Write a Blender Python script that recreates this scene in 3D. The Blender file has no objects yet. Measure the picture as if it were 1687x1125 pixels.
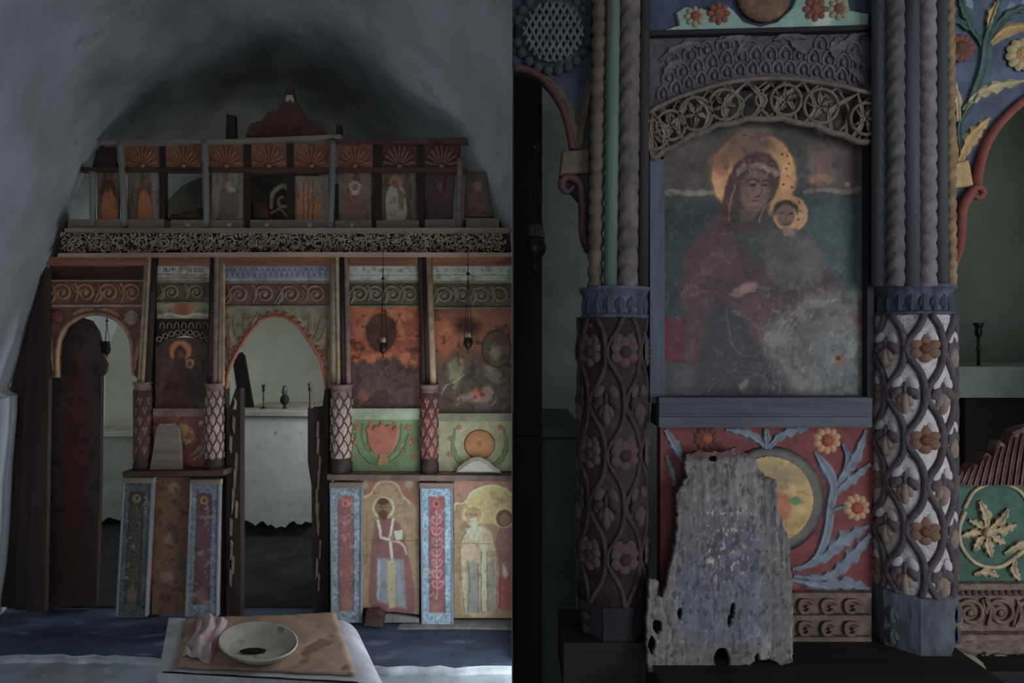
import bpy, math, random
import numpy as np
from mathutils import Vector, Matrix
from mathutils.geometry import tessellate_polygon

SC = bpy.context.scene
COL = SC.collection
random.seed(7)

# ---------------------------------------------------------------- camera, light, exposure
F = 930.0            # focal length in pixels of the 1687 x 1125 frame
H = 1.78             # eye height
cam_d = bpy.data.cameras.new('camera')
cam_d.sensor_fit = 'HORIZONTAL'
cam_d.sensor_width = 36.0
cam_d.lens = 36.0 * F / 1687.0
cam_d.clip_start = 0.02
cam = bpy.data.objects.new('camera', cam_d)
COL.objects.link(cam)
cam.location = (0, 0, H)
cam.rotation_euler = (math.pi / 2, 0, 0)
SC.camera = cam

world = bpy.data.worlds.new('sky_outside')
SC.world = world
world.use_nodes = True
world.node_tree.nodes['Background'].inputs[0].default_value = (0.70, 0.84, 1.0, 1)
world.node_tree.nodes['Background'].inputs[1].default_value = 0.2

def area(name, loc, direction, sx, sy, power, color):
    d = bpy.data.lights.new(name, 'AREA')
    d.shape = 'RECTANGLE'
    d.size, d.size_y = sx, sy
    d.energy = power
    d.color = color
    o = bpy.data.objects.new(name, d)
    COL.objects.link(o)
    o.location = loc
    o.rotation_euler = Vector(direction).to_track_quat('-Z', 'Y').to_euler()
    return o

SKY = (0.74, 0.87, 1.0)
area('daylight_west_door', (-0.25, -2.45, 1.5), (-0.2, 1, 0.03), 1.3, 2.2, 12.5, SKY)
area('daylight_south_door', (0.085, 2.72, 0.72), (-1, 0.35, 0.12), 0.85, 1.6, 14.0, SKY)
area('daylight_sanctuary_window', (-0.36, 4.55, 1.75), (-1, 0.2, -0.35), 0.7, 0.9, 12.0, (0.84, 0.95, 0.98)).data.spread = math.radians(105)
area('daylight_side_window', (1.30, -0.55, 1.75), (-0.75, 1, -0.1), 0.7, 1.0, 11.5, SKY)
area('daylight_altar_window', (1.6, 1.4, 2.3), (-0.6, 0.7, -0.5), 0.3, 0.5, 0.32, (0.9, 0.98, 0.92))

vs = SC.view_settings
SC.display_settings.display_device = 'sRGB'
vs.view_transform = 'Standard'
vs.look = 'None'
vs.gamma = 1.0
vs.use_curve_mapping = False
vs.exposure = 0.0

# ---------------------------------------------------------------- pixel <-> place
def P(px, py, Y):
    """point at depth Y seen at photo pixel (px, py)"""
    return Vector(((px - 843.5) / F * Y, Y, H - (py - 562.5) / F * Y))

def G(px, py, z):
    """point on the level plane z seen at photo pixel (px, py)"""
    Y = (H - z) * F / (py - 562.5)
    return Vector(((px - 843.5) / F * Y, Y, z))

def W(px, Y):
    return px / F * Y

# ---------------------------------------------------------------- colours
DESAT = 0.22
KL = 0.30      # share of a surface's own colour that the dim light gives back
def lin(c):
    c = np.asarray(c, dtype=float) / 255.0
    return np.where(c <= 0.04045, c / 12.92, ((c + 0.055) / 1.055) ** 2.4)
def own(c, k=None):
    """the surface's own colour, from the colour it shows in the dim room"""
    k = k or KL
    v = lin(c) / k
    v = v / np.array([0.82, 0.95, 1.09])
    v = v * (1 - DESAT) + DESAT * (v @ np.array([0.3, 0.59, 0.11]))
    m = max(v)
    if m > 0.8:
        v = v * (0.8 / m)
    return v
def rgba(c, k=None):
    v = own(c, k)
    return (float(v[0]), float(v[1]), float(v[2]), 1.0)

# ---------------------------------------------------------------- materials
MATS = {}
def mat(name, c, rough=0.75, var=0.35, scale=14.0, stretch=(1, 1, 1), bump=0.25, bscale=None,
        metallic=0.0, second=None, spot=None, k=None):
    if name in MATS:
        return MATS[name]
    m = bpy.data.materials.new(name)
    MATS[name] = m
    m.use_nodes = True
    nt = m.node_tree
    b = nt.nodes['Principled BSDF']
    b.inputs['Roughness'].default_value = rough
    b.inputs['Metallic'].default_value = metallic
    b.inputs['Specular IOR Level'].default_value = 0.3
    tc = nt.nodes.new('ShaderNodeTexCoord')
    mp = nt.nodes.new('ShaderNodeMapping')
    mp.inputs['Scale'].default_value = stretch
    nt.links.new(tc.outputs['Object'], mp.inputs['Vector'])
    n1 = nt.nodes.new('ShaderNodeTexNoise')
    n1.inputs['Scale'].default_value = scale
    n1.inputs['Detail'].default_value = 6
    n1.inputs['Roughness'].default_value = 0.65
    nt.links.new(mp.outputs[0], n1.inputs['Vector'])
    rp = nt.nodes.new('ShaderNodeValToRGB')
    base = np.array(own(c, k))
    dark = base * (1 - var)
    light = np.minimum(base * (1 + var * 0.8), 0.85)
    if second is not None:
        dark = np.array(own(second, k))
    rp.color_ramp.elements[0].position = 0.32
    rp.color_ramp.elements[1].position = 0.68
    rp.color_ramp.elements[0].color = (*dark, 1)
    rp.color_ramp.elements[1].color = (*light, 1)
    nt.links.new(n1.outputs['Fac'], rp.inputs[0])
    out = rp.outputs[0]
    if spot is not None:        # flaked spots of another colour: (colour, scale, threshold)
        n3 = nt.nodes.new('ShaderNodeTexNoise')
        n3.inputs['Scale'].default_value = spot[1]
        n3.inputs['Detail'].default_value = 4
        nt.links.new(mp.outputs[0], n3.inputs['Vector'])
        r3 = nt.nodes.new('ShaderNodeValToRGB')
        r3.color_ramp.elements[0].position = spot[2]
        r3.color_ramp.elements[1].position = min(1, spot[2] + 0.06)
        nt.links.new(n3.outputs['Fac'], r3.inputs[0])
        mx = nt.nodes.new('ShaderNodeMix')
        mx.data_type = 'RGBA'
        nt.links.new(r3.outputs[0], mx.inputs[0])
        nt.links.new(out, mx.inputs[6])
        mx.inputs[7].default_value = rgba(spot[0], k)
        out = mx.outputs[2]
    nt.links.new(out, b.inputs['Base Color'])
    if bump:
        n2 = nt.nodes.new('ShaderNodeTexNoise')
        n2.inputs['Scale'].default_value = bscale or scale * 3
        n2.inputs['Detail'].default_value = 5
        nt.links.new(mp.outputs[0], n2.inputs['Vector'])
        bp = nt.nodes.new('ShaderNodeBump')
        bp.inputs['Strength'].default_value = bump
        bp.inputs['Distance'].default_value = 0.006
        nt.links.new(n2.outputs['Fac'], bp.inputs['Height'])
        nt.links.new(bp.outputs[0], b.inputs['Normal'])
    return m

def wood(name, c, horiz=False, **kw):
    kw.setdefault('var', 0.4)
    kw.setdefault('scale', 16)
    kw.setdefault('bump', 0.35)
    kw.setdefault('rough', 0.7)
    return mat(name, c, stretch=(0.12, 1, 1) if horiz else (1, 1, 0.12), **kw)

def paint_mat(name='painted_panel', rough=0.55, scale=45, var=0.13):
    if name in MATS:
        return MATS[name]
    m = bpy.data.materials.new(name)
    MATS[name] = m
    m.use_nodes = True
    nt = m.node_tree
    b = nt.nodes['Principled BSDF']
    b.inputs['Roughness'].default_value = rough
    b.inputs['Specular IOR Level'].default_value = 0.25
    at = nt.nodes.new('ShaderNodeAttribute')
    at.attribute_name = 'Col'
    tc = nt.nodes.new('ShaderNodeTexCoord')
    n1 = nt.nodes.new('ShaderNodeTexNoise')
    n1.inputs['Scale'].default_value = scale
    n1.inputs['Detail'].default_value = 7
    nt.links.new(tc.outputs['Object'], n1.inputs['Vector'])
    mr = nt.nodes.new('ShaderNodeMapRange')
    mr.inputs[1].default_value = 0.3
    mr.inputs[2].default_value = 0.7
    mr.inputs[3].default_value = 1 - var
    mr.inputs[4].default_value = 1 + var
    nt.links.new(n1.outputs['Fac'], mr.inputs[0])
    mx = nt.nodes.new('ShaderNodeVectorMath')
    mx.operation = 'SCALE'
    nt.links.new(at.outputs['Color'], mx.inputs[0])
    nt.links.new(mr.outputs[0], mx.inputs['Scale'])
    nt.links.new(mx.outputs[0], b.inputs['Base Color'])
    bp = nt.nodes.new('ShaderNodeBump')
    bp.inputs['Strength'].default_value = 0.15
    bp.inputs['Distance'].default_value = 0.004
    nt.links.new(n1.outputs['Fac'], bp.inputs['Height'])
    nt.links.new(bp.outputs[0], b.inputs['Normal'])
    return m

# ---------------------------------------------------------------- mesh builder (world coordinates)
def catmull(pts, n):
    """n points along a smooth curve through pts (2D or 3D)"""
    p = [np.array(q, dtype=float) for q in pts]
    if len(p) == 2:
        return [p[0] + (p[1] - p[0]) * t for t in np.linspace(0, 1, n)]
    p = [2 * p[0] - p[1]] + p + [2 * p[-1] - p[-2]]
    seg = len(p) - 3
    out = []
    for t in np.linspace(0, seg - 1e-6, n):
        i = int(t)
        u = t - i
        a, b, c, d = p[i:i + 4]
        out.append(0.5 * ((2 * b) + (-a + c) * u + (2 * a - 5 * b + 4 * c - d) * u * u + (-a + 3 * b - 3 * c + d) * u ** 3))
    return out

class MB:
    def __init__(self):
        self.v, self.f = [], []

    def box(self, x0, x1, y0, y1, z0, z1):
        n = len(self.v)
        for x in (x0, x1):
            for y in (y0, y1):
                for z in (z0, z1):
                    self.v.append(Vector((x, y, z)))
        for q in ((0, 1, 3, 2), (4, 6, 7, 5), (0, 4, 5, 1), (2, 3, 7, 6), (0, 2, 6, 4), (1, 5, 7, 3)):
            self.f.append([n + i for i in q])
        return self

    def pbox(self, x0, y0, x1, y1, Y, th):
        """upright board whose front face at depth Y covers the pixel box; th thick to the back"""
        return self.prism([(x0, y1), (x1, y1), (x1, y0), (x0, y0)], Y, th)

    def prism(self, pts, Y, th, bev=0.0, Ys=None, back_scale=1.0):
        """outline in pixels at depth Y, extruded th metres back; bev = rounded front edge in metres"""
        pts3 = [P(x, y, Y if Ys is None else Ys[i]) for i, (x, y) in enumerate(pts)]
        a = sum(pts3[i].x * pts3[(i + 1) % len(pts3)].z - pts3[(i + 1) % len(pts3)].x * pts3[i].z for i in range(len(pts3)))
        if a < 0:
            pts3.reverse()
        n0 = len(self.v)
        m = len(pts3)
        rings = []
        if bev:
            ins = []
            for i in range(m):
                p0, p1, p2 = pts3[i - 1], pts3[i], pts3[(i + 1) % m]
                d1 = (p1 - p0); d2 = (p2 - p1)
                n1 = Vector((-d1.z, 0, d1.x)); n2 = Vector((-d2.z, 0, d2.x))
                if n1.length: n1.normalize()
                if n2.length: n2.normalize()
                nn = n1 + n2
                if nn.length: nn.normalize()
                ins.append(p1 + nn * bev)
            rings.append([Vector(p) for p in ins])
            rings.append([p + Vector((0, bev, 0)) for p in pts3])
        else:
            rings.append(pts3)
        rings.append([p + Vector((0, th, 0)) for p in pts3])
        for r in rings:
            self.v.extend(r)
        tris = tessellate_polygon([[Vector((p.x, p.z, 0)) for p in rings[0]]])
        for t in tris:
            q = [rings[0][i] for i in t]
            nz = (q[1].x - q[0].x) * (q[2].z - q[0].z) - (q[2].x - q[0].x) * (q[1].z - q[0].z)
            t = list(t) if nz > 0 else list(t)[::-1]
            self.f.append([n0 + i for i in t])
            b = n0 + m * (len(rings) - 1)
            self.f.append([b + i for i in t[::-1]])
        for k in range(len(rings) - 1):
            for i in range(m):
                j = (i + 1) % m
                a0 = n0 + k * m
                self.f.append([a0 + j, a0 + i, a0 + m + i, a0 + m + j])
        return self

    def tube(self, pts, r, seg=6, caps=True):
        pts = [Vector(p) for p in pts]
        n = len(pts)
        rr = r if hasattr(r, '__len__') else [r] * n
        base = len(self.v)
        up = None
        for i in range(n):
            t = (pts[min(i + 1, n - 1)] - pts[max(i - 1, 0)])
            if t.length == 0: t = Vector((0, 0, 1))
            t.normalize()
            if up is None:
                up = Vector((0, 1, 0)) if abs(t.y) < 0.9 else Vector((1, 0, 0))
            s = t.cross(up)
            if s.length < 1e-6: s = Vector((1, 0, 0))
            s.normalize()
            up = s.cross(t).normalized()
            for k in range(seg):
                a = 2 * math.pi * k / seg
                self.v.append(pts[i] + (s * math.cos(a) + up * math.sin(a)) * rr[i])
        for i in range(n - 1):
            for k in range(seg):
                k2 = (k + 1) % seg
                a = base + i * seg
                self.f.append([a + k, a + k2, a + seg + k2, a + seg + k])
        if caps:
            self.f.append([base + k for k in range(seg)][::-1])
            self.f.append([base + (n - 1) * seg + k for k in range(seg)])
        return self

    def ptube(self, pts, rpx, Y, seg=6, n=None, dy=0.0):
        """tube through pixel points lying on depth Y (dy towards the viewer)"""
        n = n or max(4, len(pts) * 4)
        c = catmull(pts, n)
        if hasattr(rpx, '__len__'):
            rr = np.interp(np.linspace(0, 1, n), np.linspace(0, 1, len(rpx)), rpx)
        else:
            rr = [rpx] * n
        return self.tube([P(q[0], q[1], Y - dy) for q in c], [W(r, Y) for r in rr], seg)

    def leaf(self, pts, wid, Y, h, n=None, teeth=0, depth=0.4, two=True):
        """raised leaf along pixel centre line; wid = half widths in px; teeth = number of lobes on each side"""
        n = n or max(6, len(pts) * 5)
        if teeth:
            n = max(n, teeth * 4 + 1)
        c = catmull(pts, n)
        w = np.interp(np.linspace(0, 1, n), np.linspace(0, 1, len(wid)), wid)
        b = len(self.v)
        for i in range(n):
            d = np.array(c[min(i + 1, n - 1)]) - np.array(c[max(i - 1, 0)])
            L = np.hypot(*d) or 1
            nx, ny = -d[1] / L, d[0] / L
            ww = w[i]
            if teeth:
                fr = (i / (n - 1) * teeth) % 1.0
                ww = ww * (1 - depth * fr)
                off = d / L * ww * 0.35 * (1 - fr)
            else:
                off = (0, 0)
            x, y = c[i]
            hh = h * min(1.0, 0.35 + w[i] / (max(wid) + 1e-9))
            for s, e in ((-1, 0), (-0.5, 0.75), (0, 0.55), (0.5, 0.75), (1, 0)):
                o = off if abs(s) == 1 else (0, 0)
                self.v.append(P(x + nx * ww * s + o[0], y + ny * ww * s + o[1], Y + 0.0005 - hh * e))
        for i in range(n - 1):
            for k in range(4):
                a = b + i * 5 + k
                self.f.append([a, a + 1, a + 6, a + 5])
        return self

    def lathe(self, prof, c, seg=16, a0=0.0, sx=1.0, sy=1.0):
        """prof = [(radius, z)] from below up, around the vertical through c"""
        b = len(self.v)
        c = Vector(c)
        for r, z in prof:
            for k in range(seg):
                a = a0 + 2 * math.pi * k / seg
                self.v.append(c + Vector((math.cos(a) * r * sx, math.sin(a) * r * sy, z)))
        m = len(prof)
        for i in range(m - 1):
            for k in range(seg):
                k2 = (k + 1) % seg
                self.f.append([b + i * seg + k, b + i * seg + k2, b + (i + 1) * seg + k2, b + (i + 1) * seg + k])
        if prof[0][0] > 1e-6:
            self.f.append([b + k for k in range(seg)][::-1])
        if prof[-1][0] > 1e-6:
            self.f.append([b + (m - 1) * seg + k for k in range(seg)])
        return self

    def dome(self, px, py, rx, ry, Y, h, seg=12, rings=3, rot=0.0, back=0.004):
        """flattened dome bulging towards the viewer"""
        b = len(self.v)
        for j in range(rings):
            t = j / rings * math.pi / 2
            for k in range(seg):
                a = 2 * math.pi * k / seg
                x = rx * math.cos(t) * math.cos(a)
                y = ry * math.cos(t) * math.sin(a)
                self.v.append(P(px + x * math.cos(rot) - y * math.sin(rot), py + x * math.sin(rot) + y * math.cos(rot), Y - h * math.sin(t)))
        self.v.append(P(px, py, Y - h))
        top = len(self.v) - 1
        for j in range(rings - 1):
            for k in range(seg):
                k2 = (k + 1) % seg
                self.f.append([b + j * seg + k2, b + j * seg + k, b + (j + 1) * seg + k, b + (j + 1) * seg + k2])
        for k in range(seg):
            self.f.append([b + (rings - 1) * seg + (k + 1) % seg, b + (rings - 1) * seg + k, top])
        self.f.append([b + k for k in range(seg)])
        return self

    def rope(self, p0, p1, r, pitch, lobes=2, amp=0.25, seg=14, hand=1, zig=False):
        """vertical twisted moulding from p0 (bottom) to p1 (top)"""
        p0, p1 = Vector(p0), Vector(p1)
        L = (p1 - p0).length
        nz = max(6, int(L / pitch * 7))
        b = len(self.v)
        for i in range(nz + 1):
            t = i / nz
            c = p0.lerp(p1, t)
            for k in range(seg):
                a = 2 * math.pi * k / seg
                aa = abs(math.remainder(a + math.pi / 2, 2 * math.pi)) * 1.6 if zig else a * lobes / 2
                q = abs(math.cos(aa + hand * math.pi * t * L / pitch))
                rad = r * (1 - amp * 1.35 + amp * 1.6 * (q ** 0.4))
                self.v.append(c + Vector((math.cos(a) * rad, math.sin(a) * rad, 0)))
        for i in range(nz):
            for k in range(seg):
                k2 = (k + 1) % seg
                self.f.append([b + i * seg + k, b + i * seg + k2, b + (i + 1) * seg + k2, b + (i + 1) * seg + k])
        self.f.append([b + k for k in range(seg)][::-1])
        self.f.append([b + nz * seg + k for k in range(seg)])
        return self

    def grid(self, fn, nu, nv, flip=False):
        b = len(self.v)
        for j in range(nv + 1):
            for i in range(nu + 1):
                self.v.append(Vector(fn(i / nu, j / nv)))
        for j in range(nv):
            for i in range(nu):
                a = b + j * (nu + 1) + i
                q = [a, a + 1, a + nu + 2, a + nu + 1]
                self.f.append(q[::-1] if flip else q)
        return self

ORG = {}
WMAT = {}
def _mesh(name, mb, org, m, smooth):
    me = bpy.data.meshes.new(name)
    me.from_pydata([tuple(v - org) for v in mb.v], [], mb.f)
    if smooth:
        me.polygons.foreach_set('use_smooth', [True] * len(me.polygons))
    if m is not None:
        me.materials.append(m)
    me.update()
    return me

def thing(name, label, cat, base, group=None):
    o = bpy.data.objects.new(name, None)
    o.empty_display_size = 0.05
    COL.objects.link(o)
    o.location = base
    ORG[o.name] = Vector(base)
    o['label'] = label
    o['category'] = cat
    if group: o['group'] = group
    return o

def part(name, mb, m, parent, smooth=False, label=None, kind=None):
    org = ORG[parent.name]
    o = bpy.data.objects.new(name, _mesh(name, mb, org, m, smooth))
    COL.objects.link(o)
    o.parent = parent
    ORG[o.name] = org
    if label: o['label'] = label
    if kind: o['kind'] = kind
    return o

def single(name, mb, m, label, cat, group=None, smooth=False, kind=None):
    xs = [v.x for v in mb.v]; ys = [v.y for v in mb.v]; zs = [v.z for v in mb.v]
    org = Vector(((min(xs) + max(xs)) / 2, (min(ys) + max(ys)) / 2, min(zs)))
    o = bpy.data.objects.new(name, _mesh(name, mb, org, m, smooth))
    COL.objects.link(o)
    o.location = org
    ORG[o.name] = org
    o['label'] = label
    o['category'] = cat
    if group: o['group'] = group
    if kind: o['kind'] = kind
    return o

def struct(name, mb, m, smooth=False):
    o = bpy.data.objects.new(name, _mesh(name, mb, Vector((0, 0, 0)), m, smooth))
    COL.objects.link(o)
    ORG[o.name] = Vector((0, 0, 0))
    o['kind'] = 'structure'
    return o

def inst(name, me, parent, world_matrix):
    """a copy of a shared mesh as a child of parent"""
    o = bpy.data.objects.new(name, me)
    COL.objects.link(o)
    o.parent = parent
    pm = WMAT.get(parent.name) or Matrix.Translation(ORG[parent.name])
    o.matrix_local = pm.inverted() @ world_matrix
    WMAT[o.name] = world_matrix.copy()
    return o

# unit pieces: lie in the XZ plane, bulge towards -Y, length along +Z
UNIT = {}
def unit(kind, m):
    key = (kind, m.name)
    if key in UNIT:
        return UNIT[key]
    mb = MB()
    def lobe(x, z, rx, rz, h, rot=0.0, seg=10, rings=2):
        b = len(mb.v)
        for j in range(rings):
            t = j / rings * math.pi / 2
            for k in range(seg):
                a = 2 * math.pi * k / seg
                u = rx * math.cos(t) * math.cos(a); w = rz * math.cos(t) * math.sin(a)
                mb.v.append(Vector((x + u * math.cos(rot) - w * math.sin(rot), -h * math.sin(t), z + u * math.sin(rot) + w * math.cos(rot))))
        mb.v.append(Vector((x, -h, z)))
        top = len(mb.v) - 1
        for j in range(rings - 1):
            for k in range(seg):
                k2 = (k + 1) % seg
                mb.f.append([b + j * seg + k, b + j * seg + k2, b + (j + 1) * seg + k2, b + (j + 1) * seg + k])
        for k in range(seg):
            mb.f.append([b + (rings - 1) * seg + k, b + (rings - 1) * seg + (k + 1) % seg, top])
    if kind == 'petal':
        lobe(0, 0.70, 0.27, 0.34, 0.20)
    elif kind == 'wide_petal':
        lobe(0, 0.62, 0.40, 0.40, 0.24)
    elif kind == 'thin_petal':
        lobe(0, 0.62, 0.14, 0.40, 0.16)
    elif kind == 'core':
        lobe(0, 0, 0.52, 0.52, 0.30, seg=14, rings=3)
        for k in range(7):
            a = k * 2 * math.pi / 7
            lobe(0.27 * math.cos(a), 0.27 * math.sin(a), 0.1, 0.1, 0.36, seg=6)
    elif kind == 'bead':
        lobe(0, 0, 1, 1, 1.0, seg=10, rings=3)
    elif kind == 'side_lobes':      # two drooping side leaves
        for s in (-1, 1):
            lobe(s * 0.42, 0.12, 0.30, 0.42, 0.20, rot=s * 0.75)
            lobe(s * 0.62, -0.12, 0.18, 0.28, 0.16, rot=-s * 0.35)
        lobe(0, 0.30, 0.13, 0.50, 0.18)
    elif kind == 'drop':            # pendant leaf with a point
        lobe(0, -0.42, 0.24, 0.62, 0.26)
        for s in (-1, 1):
            lobe(s * 0.20, -0.28, 0.18, 0.34, 0.18, rot=s * 0.3)
    elif kind == 'lobes':           # pair of pale rounded lobes at the top of a cell
        for s in (-1, 1):
            lobe(s * 0.38, 0.62, 0.26, 0.40, 0.10, rot=s * 0.45)
    me = bpy.data.meshes.new(kind)
    me.from_pydata([tuple(v) for v in mb.v], [], mb.f)
    me.polygons.foreach_set('use_smooth', [True] * len(me.polygons))
    me.materials.append(m)
    me.update()
    UNIT[key] = me
    return me

def Rm(loc, yaw=0.0, roll=0.0, s=1.0, sx=None, sy=None, sz=None):
    """yaw about Z, then roll in the local XZ plane, then scale"""
    S = Matrix.Diagonal((sx or s, sy or s, sz or s, 1))
    return Matrix.Translation(Vector(loc)) @ Matrix.Rotation(yaw, 4, 'Z') @ Matrix.Rotation(roll, 4, 'Y') @ S

def flower(parent, px, py, Y, rpx, n, pm, cm, kind='petal', name='flower', roll=0.0, flat=1.0, sub=True):
    s = W(rpx, Y)
    c = inst(name, unit('core', cm), parent, Rm(P(px, py, Y), 0, roll, s, sy=s * flat))
    for k in range(n):
        inst('petal', unit(kind, pm), c, Rm(P(px, py, Y), 0, roll + 2 * math.pi * k / n, s, sy=s * flat))
    return c

# ---------------------------------------------------------------- painted boards
_rs = np.random.RandomState(5)
def vnoise(X, Y, scale, seed=0):
    r = np.random.RandomState(seed)
    g = r.rand(64, 64)
    u, v = X / scale, Y / scale
    i, j = np.floor(u).astype(int), np.floor(v).astype(int)
    fu, fv = u - i, v - j
    fu = fu * fu * (3 - 2 * fu); fv = fv * fv * (3 - 2 * fv)
    a = g[i % 64, j % 64]; b = g[(i + 1) % 64, j % 64]; c = g[i % 64, (j + 1) % 64]; d = g[(i + 1) % 64, (j + 1) % 64]
    return (a * (1 - fu) + b * fu) * (1 - fv) + (c * (1 - fu) + d * fu) * fv

def fnoise(X, Y, scale, seed=0):
    return (vnoise(X, Y, scale, seed) * 0.5 + vnoise(X, Y, scale / 2.1, seed + 1) * 0.3 + vnoise(X, Y, scale / 4.3, seed + 2) * 0.2)

def sstep(a, b, x):
    t = np.clip((x - a) / (b - a + 1e-9), 0, 1)
    return t * t * (3 - 2 * t)

class Canvas:
    """a painting laid out in photo pixels; ends up as vertex colours on the board's own fine surface"""
    def __init__(self, x0, y0, x1, y1, base, step=1.5, warp=0.0, seed=1):
        self.b = (x0, y0, x1, y1)
        self.nx = max(2, int(round((x1 - x0) / step)))
        self.ny = max(2, int(round((y1 - y0) / step)))
        self.GX, self.GY = np.meshgrid(np.linspace(x0, x1, self.nx + 1), np.linspace(y0, y1, self.ny + 1))
        self.X, self.Y = self.GX.copy(), self.GY.copy()
        if warp:
            self.X += (fnoise(self.GX, self.GY, 9, seed + 50) - 0.5) * warp
            self.Y += (fnoise(self.GX, self.GY, 9, seed + 60) - 0.5) * warp
        self.c = np.zeros(self.X.shape + (3,)) + np.array(base, dtype=float)
        self.seed = seed

    def blend(self, m, col, a=1.0):
        m = (np.clip(m, 0, 1) * a)[..., None]
        self.c = self.c * (1 - m) + np.array(col, dtype=float) * m
        return self

    def ell(self, cx, cy, rx, ry, col, soft=0.12, a=1.0, rot=0.0):
        dx, dy = self.X - cx, self.Y - cy
        u = dx * math.cos(rot) + dy * math.sin(rot); v = -dx * math.sin(rot) + dy * math.cos(rot)
        d = np.sqrt((u / rx) ** 2 + (v / ry) ** 2)
        return self.blend(1 - sstep(1 - soft, 1 + soft, d), col, a)

    def ring(self, cx, cy, r, w, col, a=1.0, ry=None):
        ry = ry or r
        d = np.abs(np.sqrt(((self.X - cx) / r) ** 2 + ((self.Y - cy) / ry) ** 2) - 1) * r
        return self.blend(1 - sstep(w * 0.6, w * 1.2, d), col, a)

    def sd_line(self, pts):
        D = np.full(self.X.shape, 1e9)
        for (ax, ay), (bx, by) in zip(pts[:-1], pts[1:]):
            vx, vy = bx - ax, by - ay
            L = vx * vx + vy * vy + 1e-9
            t = np.clip(((self.X - ax) * vx + (self.Y - ay) * vy) / L, 0, 1)
            D = np.minimum(D, np.hypot(self.X - ax - t * vx, self.Y - ay - t * vy))
        return D

    def line(self, pts, w, col, a=1.0, curve=True):
        if curve and len(pts) > 2:
            pts = [tuple(q) for q in catmull(pts, len(pts) * 4)]
        return self.blend(1 - sstep(w * 0.5, w * 1.1, self.sd_line(pts)), col, a)

    def poly(self, pts, col, soft=1.5, a=1.0, curve=False):
        if curve:
            pts = [tuple(q) for q in catmull(list(pts) + [pts[0]], len(pts) * 4)]
        pts = list(pts)
        ins = np.zeros(self.X.shape, bool)
        q = pts + [pts[0]]
        for (ax, ay), (bx, by) in zip(q[:-1], q[1:]):
            if ay == by: continue
            cond = ((ay > self.Y) != (by > self.Y)) & (self.X < (bx - ax) * (self.Y - ay) / (by - ay) + ax)
            ins ^= cond
        d = self.sd_line(q) * np.where(ins, 1, -1)
        return self.blend(sstep(-soft, soft, d), col, a)

    def mottle(self, scale, amt, seed=0):
        n = fnoise(self.GX, self.GY, scale, self.seed + seed) - 0.5
        self.c = np.clip(self.c * (1 + n[..., None] * 2 * amt), 0, 255)
        return self

    def flecks(self, col, scale, thr, a=0.8, seed=3, box=None, sx=1.0):
        n = fnoise(self.GX * sx, self.GY, scale, self.seed + seed)
        m = sstep(thr, thr + 0.06, n)
        if box:
            x0, y0, x1, y1 = box
            e = 12
            m = m * sstep(x0 - e, x0 + e, self.GX) * (1 - sstep(x1 - e, x1 + e, self.GX)) * sstep(y0 - e, y0 + e, self.GY) * (1 - sstep(y1 - e, y1 + e, self.GY))
        return self.blend(m, col, a)

    def build(self, name, Y, parent, m=None, k=None, relief=0.0, Yfn=None, label=None, outline=None):
        org = ORG[parent.name]
        x0, y0, x1, y1 = self.b
        ny, nx = self.X.shape
        dep = np.full((ny, nx), float(Y)) if Yfn is None else Yfn(self.GX, self.GY)
        vx = (self.GX - 843.5) / F * dep - org.x
        vy = dep - org.y
        vz = H - (self.GY - 562.5) / F * dep - org.z
        co = np.stack([vx, vy, vz], -1).reshape(-1, 3)
        ii = np.arange(nx * ny).reshape(ny, nx)
        q = np.stack([ii[1:, :-1], ii[1:, 1:], ii[:-1, 1:], ii[:-1, :-1]], -1).reshape(-1, 4)
        if outline is not None:
            keep = outline(self.GX, self.GY).reshape(-1)
            q = q[keep[q].all(axis=1)]
        me = bpy.data.meshes.new(name)
        me.from_pydata(co.tolist(), [], q.tolist())
        ca = me.color_attributes.new('Col', 'FLOAT_COLOR', 'POINT')
        v = lin(np.clip(self.c, 0, 255)) / (k or KL) / np.array([0.82, 0.95, 1.09])
        v = v * (1 - DESAT) + DESAT * (v @ np.array([0.3, 0.59, 0.11]))[..., None]
        v = np.minimum(v, 0.85).reshape(-1, 3)
        ca.data.foreach_set('color', np.concatenate([v, np.ones((len(v), 1))], 1).astype(np.float32).ravel())
        me.materials.append(m or paint_mat())
        me.polygons.foreach_set('use_smooth', [True] * len(me.polygons))
        me.update()
        o = bpy.data.objects.new(name, me)
        COL.objects.link(o)
        o.parent = parent
        ORG[o.name] = org
        if label: o['label'] = label
        return o
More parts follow.
